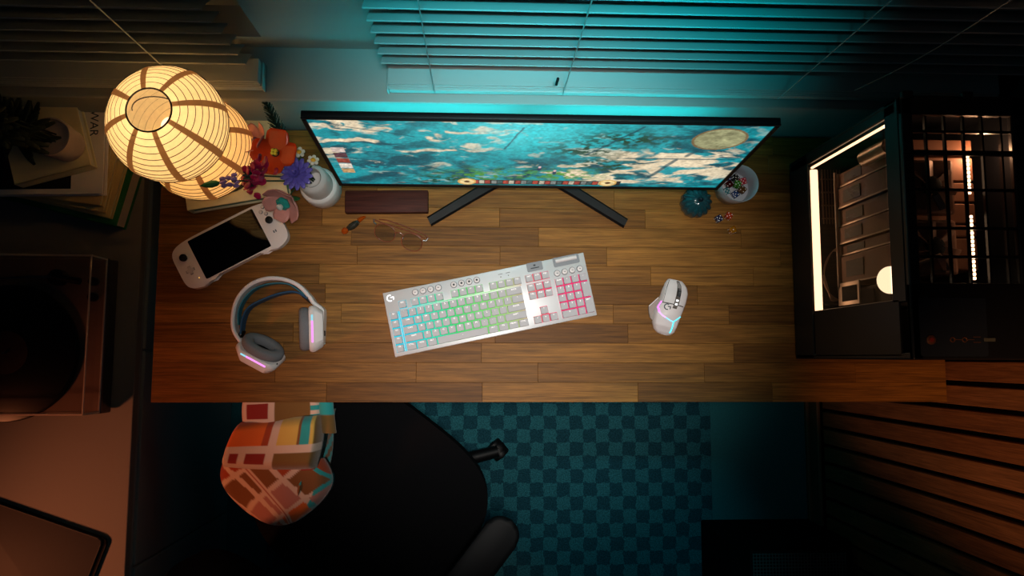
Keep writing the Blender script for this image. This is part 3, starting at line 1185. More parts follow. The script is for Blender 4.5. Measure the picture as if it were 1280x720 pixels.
def ear_cup(centre, yaw, pitch, mirror, sx):
    """+Z of the cup frame points from the shell to the cushion"""
    d = Vector((math.cos(yaw) * math.cos(pitch), math.sin(yaw) * math.cos(pitch), math.sin(pitch)))
    X = Vector((-math.sin(yaw), math.cos(yaw), 0))
    Y = d.cross(X)
    Mx = Matrix((( *X, 0), (*Y, 0), (*d, 0), (0, 0, 0, 1))).transposed()
    Mx = Matrix.Translation(centre) @ Mx
    # long hexagonal shell; x runs along the cup's length
    hexa = [(-.050, -.024), (-.038, -.037), (.032, -.037), (.052, -.016), (.052, .018), (.034, .037), (-.038, .037), (-.050, .024)]
    g = MB()
    b = bmesh.new()
    rings = [(0.62, -.026), (0.80, -.024), (1.0, -.006), (1.0, .002), (.94, .006)]
    vs = [[b.verts.new((x * k, y * k, z)) for x, y in hexa] for k, z in rings]
    for i in range(len(vs) - 1):
        for k in range(8):
            b.faces.new((vs[i][k], vs[i][(k + 1) % 8], vs[i + 1][(k + 1) % 8], vs[i + 1][k]))
    b.faces.new(list(reversed(vs[0])))
    b.faces.new(vs[-1])
    bmesh.ops.bevel(b, geom=b.edges[:], offset=.0012, segments=2, affect='EDGES')
    bmesh.ops.recalc_face_normals(b, faces=b.faces)
    g._merge(b, Mx)
    g.build('ear_cup', m_hs, hs, smooth=40)
    # cushion: fat oval ring
    b = bmesh.new()
    na, nb = 36, 14
    rr = []
    for i in range(na):
        a = 2 * PI * i / na
        ca, sa = math.cos(a), math.sin(a)
        row = []
        for k in range(nb):
            t = 2 * PI * k / nb
            off = .0125 * math.copysign(abs(math.cos(t)) ** .7, math.cos(t))
            zz = .0155 + .0115 * math.copysign(abs(math.sin(t)) ** .7, math.sin(t))
            row.append(b.verts.new(((.0365 + off) * ca, (.0245 + off * .9) * sa, zz)))
        rr.append(row)
    for i in range(na):
        for k in range(nb):
            b.faces.new((rr[i][k], rr[(i + 1) % na][k], rr[(i + 1) % na][(k + 1) % nb], rr[i][(k + 1) % nb]))
    bmesh.ops.recalc_face_normals(b, faces=b.faces)
    MB()._merge(b, Mx).build('ear_cushion', m_grey, hs, smooth=80)
    MB().cyl((0, 0, .008), .024, .002, 28, M=Mx @ Matrix.Diagonal((1.1, .8, 1, 1))).build('ear_mesh', m_blackmat, hs)
    # light strip along the upper edge of the shell
    side = 1 if mirror else -1
    y0 = side * .0378
    pk = emat('strip_pink', (1.0, .30, .92), 1.25)
    bl_ = emat('strip_cyan', (.35, .85, 1.0), 0.9)
    MB().box((.008 * sx, y0 * .985, -.001), (.048, .0022, .0042), .0006, 1, Mx).build('light_strip', pk, hs)
    MB().box((-.023 * sx, y0 * .985, -.001), (.013, .0020, .0038), .0006, 1, Mx).build('light_strip', bl_, hs)
    MB().cyl((.046 * sx, y0 * .40, .004), .003, .003, 12, M=Mx).build('jack_hole', m_black, hs)
    return Mx


ear_cup(Vector((-.036, -.072, .042)), R(62), R(27), True, -1)
ear_cup(Vector((.074, -.018, .040)), R(183), R(13), True, 1)
# yokes joining band and cups
MB().ribbon([(-.083, -.048, .022), (-.086, -.062, .020), (-.076, -.078, .018), (-.036, -.110, .016)], (0, 0, 1), .026, .005).build('yoke', m_hs, hs)
MB().box((.0965, -.030, .024), (.006, .048, .030), .002).build('yoke', m_hs, hs)
MB().box((.1005, -.028, .030), (.003, .012, .010), .001).build('slider_button', m_black, hs)

# ================================================================ handheld console
gc = thing('handheld_console', 'white handheld game console with a dark screen lying on the desk', 'game console', (-0.5735, 0.2520, DZ), R(28.5))
CW, CH = .257, .117
body = []
for k in range(72):
    a = 2 * PI * k / 72
    c, s = math.cos(a), math.sin(a)
    n = 3.6 if abs(c) > .3 else 5
    x = CW / 2 * math.copysign(abs(c) ** (2 / 5.2), c)
    y = CH / 2 * math.copysign(abs(s) ** (2 / 5.2), s)
    if y < 0:                                         # grips hang lower than the middle of the bottom edge
        mid = 1 - smooth01(.062, .090, abs(x))
        y += .011 * mid
    body.append((x, y))
m_con = mat('console_white', srgb(218, 210, 207), 0.45, var=.02)
MB().prism(body, 0.004, 0.024, 0.006, 4).build('body', m_con, gc, smooth=50)
g = MB()
for s in (-1, 1):
    g.ball((s * .100, -.020, .011), .022, 3, (1.0, 1.5, .5))
g.build('grip', m_con, gc)
MB().prism(round_rect(.162, .098, .003, 3, 0, .004), .0238, .0245).build('screen', mat('dark_glass', srgb(5, 6, 8), 0.06, spec=.6), gc, smooth=0)
for x, y in ((-.104, .022), (.104, .010)):
    MB().cyl((x, y, .0245), .0100, .002, 24).build('stick_ring', m_con, gc)
    st = MB().cyl((x, y, .028), .0080, .008, 24, r2=.0086, bev=.001).build('thumbstick', m_black, gc)
m_cbtn = mat('console_button', srgb(196, 186, 182), 0.4)
for dx, dy in ((0, 1), (0, -1), (1, 0), (-1, 0)):
    MB().cyl((.104 + .0088 * dx, .036 + .0088 * dy, .0250), .0044, .003, 18, bev=.0006).build('face_button', m_pit, gc)
    MB().cyl((.104 + .0088 * dx, .036 + .0088 * dy, .0258), .0036, .003, 18, bev=.0006).build('face_button', m_cbtn, gc)
cross = [(-.003, -.009), (.003, -.009), (.003, -.003), (.009, -.003), (.009, .003), (.003, .003), (.003, .009), (-.003, .009), (-.003, .003), (-.009, .003), (-.009, -.003), (-.003, -.003)]
MB().prism([(-.104 + x * 1.12, -.010 + y * 1.12) for x, y in cross], .0236, .0244).build('pad_gap', m_pit, gc, smooth=0)  # darker cross around the direction pad
MB().prism([(-.104 + x, -.010 + y) for x, y in cross], .0238, .0264, .0006).build('direction_pad', m_cbtn, gc)
for x, y in ((.101, -.018), (.106, -.018)):
    MB().prism(round_rect(.0028, .006, .0012, 3, x, y), .0238, .0250).build('menu_button', m_pit, gc, smooth=0)
MB().prism(round_rect(.003, .003, .0012, 3, -.094, -.034), .0238, .0244).build('pilot_light', emat('amber_led', (1, .55, .1), .7), gc, smooth=0)

# ================================================================ small dark board, glasses, trinket
wb = MB().box((0, 0, .010), (.192, .053, .020), .003).build('wooden_board', wood_dark, None, (-.222, .358, DZ), (0, 0, R(1)))
tag(wb, 'flat dark reddish wooden bar lying below the monitor on its left', 'wooden bar')

gl = thing('eyeglasses', 'thin framed brown eyeglasses folded on the desk', 'eyeglasses', (-0.188, 0.292, DZ), R(-19))
m_frame = mat('tortoise_frame', srgb(120, 66, 44), 0.25, var=.5, scale=150)
m_lens = glass_mat('lens', (.93, .93, .93))
tl = Matrix.Rotation(R(28), 4, 'X')
for s in (-1, 1):
    ring = []
    for k in range(28):
        a = 2 * PI * k / 28
        c, sn = math.cos(a), math.sin(a)
        ring.append((s * .033 + .0245 * math.copysign(abs(c) ** .85, c), -.021 + .0205 * math.copysign(abs(sn) ** .85, sn), .0))
    T = Matrix.Translation((0, 0, .0245)) @ tl
    rim = MB().tube(ring, .0010, 8, True, T).build('rim', m_frame, gl)
    g = MB()
    g.prism([(p[0], p[1]) for p in ring], -.0005, .0005, M=T)
    g.build('lens', m_lens, gl, smooth=0)
    MB().tube([(s * .057, -.008, 0), (s * .064, -.006, -.001), (s * .066, .001, -.003)], .0017, 8, M=T).build('hinge', m_chrome, gl)
    MB().tube(catmull([(s * .066, .002, .020), (s * .045, .006 + .004 * s, .014), (-s * .03, .008 + .004 * s, .010), (-s * .058, .004 + .004 * s, .004)], 5), .0014, 8).build('temple', m_frame, gl)
    MB().ball((s * .010, -.020, -.003), .004, 2, (.5, 1, .7), T).build('nose_pad', glass_mat('pad_clear', (.8, .8, .8), dens=.2, body=(.4, .4, .4)), gl)
MB().tube(catmull([(-.0095, -.012, 0), (0, -.008, .001), (.0095, -.012, 0)], 5), .0015, 8, M=Matrix.Translation((0, 0, .0245)) @ tl).build('bridge', m_frame, gl)

tk = thing('trinket', 'small amber and dark glassy trinket left of the eyeglasses', 'trinket', (-0.300, 0.303, DZ), R(35))
m_amb = mat('amber_glass', srgb(190, 84, 20), 0.12, var=.4, scale=90, trans=.5)
MB().ball((-.022, 0, .008), .009, 2, (1.0, .9, .85)).build('amber_end', m_amb, tk, smooth=0)
MB().ball((0, 0, .008), .0085, 2, (2.2, 1, .9)).build('dark_body', mat('smoky_glass', srgb(44, 42, 34), 0.12, var=.5, scale=120), tk, smooth=0)
MB().tube([(.016, .002, .008), (.026, .003, .007), (.036, .002, .004)], [.006, .005, .0018], 8).build('amber_tail', m_amb, tk)
MB().ball((.014, -.004, .014), .0022, 1).build('bead', m_chrome, tk)

# ================================================================ glass jar, cup and dice
jar = thing('glass_jar', 'small fluted teal glass jar with a knob beside the dice cup', 'jar', (0.502, 0.362, DZ))
m_teal = mat('teal_glass', srgb(30, 78, 88), 0.08, var=.3, scale=40, trans=.25, ior=1.5)
MB().lathe([(.0, .0), (.028, .0), (.034, .006), (.0355, .020), (.034, .030)], 72, flute=(14, .035)).build('bowl', m_teal, jar, smooth=50)
MB().lathe([(.0345, .030), (.033, .036), (.027, .045), (.016, .052), (.006, .055), (.0, .0552)], 72, flute=(14, .07)).build('lid', m_teal, jar, smooth=50)
MB().ball((0, 0, .061), .0065, 2).build('knob', mat('jar_knob', srgb(16, 34, 44), 0.15), jar)

cup = thing('dice_cup', 'white cup full of dice beside the monitor corner', 'cup', (0.588, 0.396, DZ))
m_cup = mat('glazed_cup', srgb(196, 200, 208), 0.25, var=.03)
MB().lathe([(0, 0), (.030, 0), (.034, .003), (.041, .050), (.0435, .078), (.0430, .080), (.0410, .078), (.0385, .050), (.037, .030), (.0, .029)], 48).build('body', m_cup, cup, smooth=50)


def die_mesh():
    g = MB()
    g.box((0, 0, 0), (.0155, .0155, .0155), .0022, 3)
    return g


pips = MB()
q = .0042
faces = {1: [(0, 0)], 2: [(-q, -q), (q, q)], 3: [(-q, -q), (0, 0), (q, q)], 4: [(-q, -q), (q, q), (-q, q), (q, -q)],
         5: [(-q, -q), (q, q), (-q, q), (q, -q), (0, 0)], 6: [(-q, -q), (q, q), (-q, q), (q, -q), (-q, 0), (q, 0)]}
rots = {5: (0, 0, 0), 2: (PI, 0, 0), 6: (PI / 2, 0, 0), 1: (-PI / 2, 0, 0), 3: (0, PI / 2, 0), 4: (0, -PI / 2, 0)}
for n, pts in faces.items():
    for a, b in pts:
        pips.cyl((a, b, .00775), .0013, .0004, 10, M=Matrix.Rotation(rots[n][1], 4, 'Y') @ Matrix.Rotation(rots[n][0], 4, 'X'))
m_pip = mat('pip_white', srgb(230, 230, 225), 0.4)
die_me = pip_me = None


def die(label, col, loc, rot, group=None, rough=.15, trans=0.0):
    global die_me, pip_me
    t = thing('die', label, 'die', loc, 0, group)
    t.rotation_euler = rot
    m = mat('die_' + label.split()[0], col, rough, trans=trans, var=.15)
    if die_me is None:
        a = die_mesh().build('body', None, t)
        b = pips.build('pips', m_pip, t, smooth=0)
        die_me, pip_me = a.data, b.data
        a.data.materials.append(m)
        a.material_slots[0].link = 'OBJECT'
        a.material_slots[0].material = m
    else:
        a = bpy.data.objects.new('body', die_me)
        b = bpy.data.objects.new('pips', pip_me)
        for o in (a, b):
            COL.objects.link(o)
            o.parent = t
        a.material_slots[0].link = 'OBJECT'
        a.material_slots[0].material = m
    return t


zd = DZ + .0078
die('navy blue die with white pips lying on the desk', srgb(30, 36, 70), (0.560, 0.327, zd), (0, 0, R(30)))
die('orange red translucent die touching the navy die', srgb(205, 62, 16), (0.584, 0.334, zd), (0, 0, R(62)), trans=.4)
die('amber die nearest the front edge of the desk', srgb(190, 120, 14), (0.592, 0.300, zd), (R(90), 0, R(20)), trans=.4)
gd = 'dice in the white cup'
cx, cy = 0.588, 0.396
die('teal die with white pips at the left inside the cup', srgb(60, 120, 130), (cx - .020, cy - .010, DZ + .0392), (R(8), R(6), R(20)), gd)
die('black die with teal pips at the top inside the cup', srgb(14, 18, 18), (cx + .002, cy + .022, DZ + .0392), (R(5), 0, R(40)), gd)
die('bright green die in the middle of the cup', srgb(50, 120, 20), (cx + .004, cy + .004, DZ + .050), (R(-6), R(10), R(70)), gd)
die('red die at the right rim inside the cup', srgb(190, 50, 64), (cx + .021, cy + .014, DZ + .0392), (R(4), R(-8), R(15)), gd)
die('dark red die left of the green die in the cup', srgb(60, 8, 10), (cx - .012, cy + .006, DZ + .0385), (R(90), 0, R(33)), gd)
die('blue die with white pips lowest inside the cup', srgb(40, 62, 110), (cx + .002, cy - .017, DZ + .0392), (R(0), R(-10), R(35)), gd)
die('brown spotted die at the lower right inside the cup', srgb(90, 60, 30), (cx + .019, cy - .006, DZ + .0385), (0, R(90), R(50)), gd)
die('indigo die at the upper left inside the cup', srgb(44, 40, 80), (cx - .015, cy + .023, DZ + .0392), (R(9), R(-9), R(5)), gd)

# ================================================================ lantern lamp on its book
bk = thing('book', 'cream covered book lying under the paper lantern lamp', 'book', (-0.575, 0.450, DZ), R(10.5))
m_cream = mat('cream_cloth', srgb(226, 212, 170), 0.75, var=.05, scale=200)
m_paper = mat('page_edges', srgb(196, 188, 168), 0.8, var=.15, stretch=(2, 2, 900))
MB().box((0, 0, .0025), (.228, .205, .004), .001, 1).box((0, 0, .0345), (.228, .205, .004), .001, 1).box((-.112, 0, .0185), (.004, .205, .034), .001, 1).build('cover', m_cream, bk, smooth=0)
MB().box((.002, 0, .0185), (.218, .196, .028)).build('pages', mat('teal_page_edges', srgb(120, 160, 140), 0.8, var=.2, stretch=(2, 2, 900)), bk, smooth=0)

LZ = DZ + .0365
ln = thing('table_lamp', 'glowing table lamp of two stacked white paper lantern globes', 'lamp', (-0.580, 0.426, LZ))


def paper(name, c, dens):
    m = bpy.data.materials.new(name)
    m.use_nodes = True
    nt = m.node_tree
    out = nt.nodes['Material Output']
    nt.nodes.remove(nt.nodes['Principled BSDF'])
    tc = nt.nodes.new('ShaderNodeTexCoord')
    nz = nt.nodes.new('ShaderNodeTexNoise')
    nz.inputs['Scale'].default_value = 130
    nz.inputs['Detail'].default_value = 5
    nt.links.new(tc.outputs['Object'], nz.inputs['Vector'])
    mx = nt.nodes.new('ShaderNodeMix')
    mx.data_type = 'RGBA'
    mx.inputs[6].default_value = (*(Vector(c) * .82), 1)
    mx.inputs[7].default_value = (*(Vector(c) * 1.08), 1)
    nt.links.new(nz.outputs[0], mx.inputs[0])
    t = nt.nodes.new('ShaderNodeBsdfTranslucent')
    d = nt.nodes.new('ShaderNodeBsdfDiffuse')
    nt.links.new(mx.outputs[2], t.inputs[0])
    nt.links.new(mx.outputs[2], d.inputs[0])
    ms_ = nt.nodes.new('ShaderNodeMixShader')
    ms_.inputs[0].default_value = dens
    nt.links.new(t.outputs[0], ms_.inputs[1])
    nt.links.new(d.outputs[0], ms_.inputs[2])
    nt.links.new(ms_.outputs[0], out.inputs[0])
    return m


m_lantern = paper('lantern_paper', (.88, .80, .64), .45)
m_seam = paper('paper_overlap', (.46, .29, .19), .55)
m_wire = mat('lantern_wire', srgb(46, 28, 18), 0.6)


def globe(r, hz, zc, r_top, r_bot, name):
    """profile from the lower ring up to the upper ring"""
    def prof(t):
        a0 = -math.acos(min(1, r_bot / r))
        a1 = math.acos(min(1, r_top / r))
        a = a0 + (a1 - a0) * t
        return r * math.cos(a), zc + hz * math.sin(a)
    NR = 19
    g = MB()
    pr = []
    for i in range(NR):
        pr.append(prof(i / (NR - 1)))
        if i < NR - 1:                                     # paper sags a little between the hoops
            q = prof((i + .5) / (NR - 1))
            pr.append((q[0] * .993, zc + (q[1] - zc) * .993))
    g.lathe(pr, 64)
    sh = g.build(name, m_lantern, ln, smooth=80)
    w = MB()
    for i in range(1, NR - 1):
        rr, zz = prof(i / (NR - 1))
        w.lathe([(rr - .0002, zz - .0006), (rr + .0009, zz), (rr - .0002, zz + .0006)], 64)
    w.build('wire_hoops', m_wire, sh, smooth=80, kind='stuff')
    first = None
    for k in range(8):
        a = 2 * PI * (k + .35) / 8
        if first is None:
            s = MB()

            def f(u, v):
                rr, zz = prof(v)
                return ((rr + .0012), (u - .5) * .0135 * (rr / r) ** .5, zz)
            s.grid(f, 1, 30)
            first = s.build('paper_seam', m_seam, sh, rot=(0, 0, a), smooth=80)
        else:
            c = first.copy()
            COL.objects.link(c)
            c.rotation_euler = (0, 0, a)
    for rr, zz in ((r_top, prof(1)[1]), (r_bot, prof(0)[1])):
        MB().tube([(rr * math.cos(2 * PI * k / 40), rr * math.sin(2 * PI * k / 40), zz) for k in range(40)], .0016, 8, True).build('wire_ring', m_wire, sh)


LU, LL = 1.098 - LZ, 0.942 - LZ
globe(.107, .086, LU, .039, .050, 'upper_shade')
globe(.107, .088, LL, .050, .045, 'lower_shade')
MB().lathe([(0, 0), (.055, 0), (.055, .006), (.010, .010), (.006, .014), (.006, LL - .03), (0, LL - .03)], 32).build('base', m_black, ln)
MB().tube([(0, 0, LL), (0, 0, LU - .045)], .003, 8).build('stem', m_black, ln)
# wire bow inside the upper globe
MB().tube([(.045 * math.cos(a), .02 * math.sin(a) + .01, LU + .045 + .018 * math.sin(a)) for a in [PI * k / 16 for k in range(17)]], .0011, 6).build('wire_bow', m_wire, ln)
for zz in (LL, LU - .02):
    MB().ball((0, 0, zz), .020, 3, (1, 1, 1.2)).build('bulb', emat('bulb_glow', (1, .66, .32), 2.5), ln)
    d = bpy.data.lights.new('lantern_bulb', 'POINT')
    d.energy = .78 if zz == LL else .52
    d.color = (1.0, .52, .17) if zz == LL else (1.0, .68, .32)
    d.shadow_soft_size = .024
    o = bpy.data.objects.new('lantern_bulb', d)
    COL.objects.link(o)
    o.location = (-.580, .426, LZ + zz + .045)

# ================================================================ vase and flowers
vs = thing('vase', 'white two tier ceramic vase holding toy brick flowers', 'vase', (-0.372, 0.386, DZ))
m_vase = mat('vase_white', srgb(205, 203, 200), 0.4, var=.02)
MB().lathe([(0, 0), (.042, 0), (.0435, .003), (.0425, .050), (.040, .054), (.034, .056), (.0345, .062), (.033, .112), (.029, .122), (.0225, .128), (.0205, .124), (.0255, .116), (.028, .06), (0, .05)], 48).build('body', m_vase, vs, smooth=40)
VM = Vector((-0.372, 0.386, DZ + .118))
m_stem = mat('stem_green', srgb(28, 62, 40), 0.45)
m_leaf = mat('leaf_green', srgb(30, 110, 60), 0.4)
m_dkleaf = mat('leaf_dark', srgb(14, 40, 32), 0.5)


def petal_mesh(L, W, cup, n=6, base=.35, tipw=.0):
    g = MB()

    def f(u, v):
        w = W * (base + (1 - base) * math.sin(PI * min(v * .72 + .08, 1.0))) * (1 if v < .9 else (1 - (v - .9) * (5 - 5 * tipw)))
        x = (u - .5) * w
        return (x, L * v, cup * (v ** 2) + 6 * cup * (x * x) / max(W, 1e-6) * .5)
    g.grid(f, n, n + 2)
    return g


def solid(o, t=.0012):
    md = o.modifiers.new('thickness', 'SOLIDIFY')
    md.thickness = t
    return o


def flower(name, label, head, d, stem_m=None, dip=.02):
    """empty at the flower head, +Z along d; stem runs back into the vase"""
    t = thing(name, label, 'flower')
    q = Vector(d).to_track_quat('Z', 'Y')
    t.location = head
    t.rotation_euler = q.to_euler()
    inv = (Matrix.Translation(head) @ q.to_matrix().to_4x4()).inverted()
    a = VM + Vector(((head[0] - VM[0]) * .10, (head[1] - VM[1]) * .10, -dip))
    m1 = VM + Vector(((head[0] - VM[0]) * .30, (head[1] - VM[1]) * .30, .035))
    pts = [inv @ Vector(p) for p in catmull([a, m1, Vector(head) - Vector(d).normalized() * .004], 6)]
    MB().tube(pts, .0017, 8).build('stem', stem_m or m_stem, t)
    return t


m_or = mat('petal_orange', srgb(206, 62, 20), 0.22, var=.25, scale=30, trans=.12)
fl = flower('poppy', 'large glossy orange four petalled brick flower', (-.421, .412, .965), (-.12, .02, 1))
pm_ = None
for k in range(4):
    if pm_ is None:
        pm_ = solid(petal_mesh(.047, .050, .012, base=.5, tipw=.5).build('petal', m_or, fl, (0, 0, 0), smooth=80))
    else:
        c = pm_.copy()
        COL.objects.link(c)
        c.rotation_euler = (0, 0, PI / 2 * k)
g = MB()
for k in range(4):
    a = PI / 4 + PI / 2 * k
    g.cyl((.0045 * math.cos(a), .0045 * math.sin(a), .006), .0034, .008, 12, bev=.0006)
g.build('centre', mat('centre_yellow', srgb(214, 206, 60), 0.4), fl)
MB().cyl((0, 0, .002), .0085, .005, 16).build('centre_plate', m_dkleaf, fl)
for k in range(4):
    c = solid(petal_mesh(.030, .026, .004).build('under_petal', mat('petal_amber', srgb(214, 130, 20), .3), fl, (0, 0, -.006), (0, 0, PI / 4 + PI / 2 * k), smooth=80)) if k == 0 else c.copy()
    if k:
        COL.objects.link(c)
        c.rotation_euler = (0, 0, PI / 4 + PI / 2 * k)

m_pu = mat('petal_violet', srgb(98, 88, 176), 0.35, var=.18)
fl = flower('aster', 'round many petalled violet brick flower above the vase', (-.382, .374, .945), (-.02, -.05, 1))
g = MB()
for ring, (n, L, cup, z, tl_) in enumerate(((14, .034, .004, 0, .0), (12, .028, .008, .004, .2), (10, .021, .010, .008, .5), (8, .014, .011, .011, .9))):
    for k in range(n):
        M_ = Matrix.Translation((0, 0, z)) @ Matrix.Rotation(2 * PI * (k + .5 * ring) / n, 4, 'Z') @ Matrix.Rotation(tl_, 4, 'X')
        p = petal_mesh(L, .0115 - .0015 * ring, cup, 3)
        p.bm.transform(M_)
        g._merge(p.bm)
solid(g.build('petals', m_pu, fl, smooth=60, kind='stuff'), .0011)
MB().ball((0, 0, .017), .0034, 2).build('centre', mat('centre_pale', srgb(150, 190, 215), .3), fl)

m_mg = mat('petal_magenta', srgb(158, 14, 70), 0.35, var=.3)
fl = flower('snapdragon', 'magenta brick blossom sprig with a dark green whorl', (-.453, .361, .98), (-.75, -.12, .65))
rnd = random.Random(5)
for c, n, s in (((-.004, .030, .004), 22, .017), ((.014, .036, .012), 14, .014), ((.006, -.034, -.002), 22, .016)):
    g = MB()
    for k in range(n):
        p = petal_mesh(.015, .014, .005, 3)
        p.bm.transform(Matrix.Translation(Vector(c) + Vector([rnd.gauss(0, s * .55) for _ in range(3)])) @ Matrix.Rotation(rnd.uniform(0, 6.3), 4, 'Z') @ Matrix.Rotation(rnd.uniform(-.9, 1.2), 4, 'X'))
        g._merge(p.bm)
    solid(g.build('blossom', m_mg, fl, smooth=60, kind='stuff'), .0015)
g = MB()
for k in range(26):
    p = petal_mesh(.026, .006, .006, 3, base=.5)
    p.bm.transform(Matrix.Rotation(2 * PI * k / 13, 4, 'Z') @ Matrix.Rotation(.25 + .5 * (k % 2), 4, 'X'))
    g._merge(p.bm)
solid(g.build('whorl', m_dkleaf, fl, smooth=60, kind='stuff'), .001)

m_lv = mat('petal_lavender', srgb(150, 122, 190), 0.35, var=.2)
fl = flower('lavender', 'pale violet brick sprig with a green pointed tip', (-.488, .337, 1.03), (-.92, -.20, .12))
for k in range(12):
    a = 2 * PI * k / 4 + .6 * (k // 4)
    z = -.010 + .011 * (k // 4)
    rr = .011 - .002 * (k // 4)
    MB().ball((0, 0, 0), .0052, 2, (.8, .8, 1.25)).build('floret', m_lv, fl, (rr * math.cos(a), rr * math.sin(a), z))
MB().lathe([(0, .016), (.006, .024), (.0075, .034), (.005, .046), (0, .056)], 8).build('tip_leaf', m_leaf, fl)

m_pk = mat('petal_pink', srgb(214, 150, 140), 0.25, var=.2, trans=.15)
fl = flower('rose', 'pale pink brick bloom with a teal centre beside the console', (-.421, .336, .870), (-.35, -.72, .62))
p = None
for k in range(6):
    if p is None:
        p = solid(petal_mesh(.042, .038, .028, base=.55, tipw=.5).build('petal', m_pk, fl, (0, 0, 0), smooth=80))
    else:
        c = p.copy()
        COL.objects.link(c)
        c.rotation_euler = (0, 0, 2 * PI * k / 6)
MB().lathe([(0, .006), (.014, .010), (.017, .016), (.012, .022), (0, .024)], 6).build('centre', mat('centre_teal', srgb(40, 150, 140), .25, var=.4), fl, smooth=0)
MB().lathe([(0, .022), (.006, .024), (.0075, .030), (0, .034)], 8).build('inner_bud', mat('bud_white', srgb(214, 222, 216), .3), fl)
lf = solid(petal_mesh(.042, .018, -.004, base=.3).build('leaf', m_leaf, fl, (.0, -.010, -.012), (R(-55), 0, R(185)), smooth=60))
fl['label'] = 'pale pink brick bloom with a teal centre beside the console'

fl = flower('pink_bloom', 'pale pink brick bloom leaning against the lantern lamp', (-.463, .440, .945), (-.5, .25, .8))
p = None
for k in range(5):
    if p is None:
        p = solid(petal_mesh(.034, .030, .022, base=.6, tipw=.6).build('petal', m_pk, fl, smooth=80))
    else:
        c = p.copy()
        COL.objects.link(c)
        c.rotation_euler = (0, 0, 2 * PI * k / 5)
MB().ball((0, 0, .008), .007, 2).build('centre', mat('centre_mauve', srgb(120, 70, 90), .4), fl)

fl = flower('fern_sprig', 'dark spiky green brick sprig behind the orange flower', (-.440, .492, .905), (-.30, .75, .35))
g = MB()
for k in range(70):
    t_ = k / 70
    p = petal_mesh(.024 * (1 - .5 * t_), .004, .002, 2, base=.6)
    p.bm.transform(Matrix.Translation((0, 0, -.035 + .085 * t_)) @ Matrix.Rotation(2.4 * k, 4, 'Z') @ Matrix.Rotation(.7, 4, 'X'))
    g._merge(p.bm)
solid(g.build('needles', m_dkleaf, fl, smooth=60, kind='stuff'), .001)
MB().tube([(0, 0, -.04), (0, 0, .055)], .0016, 8).build('twig', m_dkleaf, fl)

m_ds = mat('daisy_white', srgb(222, 216, 200), .35)
m_dy = mat('daisy_yellow', srgb(226, 170, 40), .4)
for nm, hd in (('small white and yellow brick daisy next to the orange flower', (-.389, .430, .905)), ('small white and yellow brick daisy nearest the monitor', (-.359, .413, .905))):
    fl = flower('daisy', nm, hd, (.25, .3, 1))
    for k in range(6):
        a = 2 * PI * k / 6
        MB().cyl((0, 0, 0), .0042, .0035, 14, bev=.0006).build('petal', m_ds, fl, (.0085 * math.cos(a), .0085 * math.sin(a), .002))
    MB().ball((0, 0, .003), .0055, 2, (1, 1, .7)).build('centre', m_dy, fl)

# ================================================================ computer tower
pc = thing('computer_tower', 'black computer tower with a glass side and glowing warm light strips', 'computer', (0.733, -0.004, DZ))
PW, PD, PH = .232, .464, .480
m_tint = glass_mat('case_glass', (.80, .78, .76), 0.04)
zf = .012
# feet
for x in (.03, PW - .03):
    for y in (.04, PD - .04):
        MB().cyl((x, y, zf / 2), .014, zf, 20).build('foot', m_black, pc)
# chassis
MB().box((PW / 2, PD / 2, zf + .005), (PW, PD, .010), .002).build('bottom_plate', m_case, pc, smooth=0)
MB().box((.002, PD / 2, zf + .050), (.004, PD, .088), .001, 1).build('shroud_side', m_case, pc, smooth=0)
g = MB().box((PW / 2, PD / 2 + .005, .1035), (PW - .012, PD - .03, .003))
sh = g.build('shroud_top', m_case, pc, smooth=0)
m_slot = mat('slot_black', srgb(4, 4, 5), .9)
m_rail = mat('shroud_rail', srgb(120, 100, 88), .4, metal=.5)
for k in range(7):
    MB().box((.034 + .0068 * k, .365, .1055), (.0026, .125, .002)).build('grille_bar', m_rail, sh, smooth=0)
for yy in (.315, .345, .375, .405):
    MB().box((.054, yy, .1060), (.046, .003, .002)).build('grille_bar', m_rail, sh, smooth=0)
MB().box((PW - .002, PD / 2, PH / 2), (.004, PD, PH - .03), .001, 1).build('right_panel', m_case, pc, smooth=0)
MB().box((PW / 2, PD - .004, PH / 2), (PW, .008, PH - .03), .002, 1).build('rear_panel', m_case, pc, smooth=0)
MB().box((PW / 2, .006, PH / 2 + .004), (PW, .012, PH - .018), .003).build('front_panel', m_case, pc, smooth=0)
# left side: solid front column, corner posts, top rail, glass between
MB().box((.002, .056, PH / 2 + .04), (.004, .100, PH - .15), .001, 1).build('front_column', m_case, pc, smooth=0)
MB().box((.004, PD - .016, PH / 2), (.008, .020, PH - .04), .002, 1).build('rear_post', m_case, pc, smooth=0)
MB().box((.004, PD / 2 + .05, PH - .034), (.008, PD - .10, .044), .002, 1).build('top_rail', m_case, pc, smooth=0)
MB().box((.0015, .270, .262), (.003, .330, .312)).build('glass_side', m_tint, pc, smooth=0)
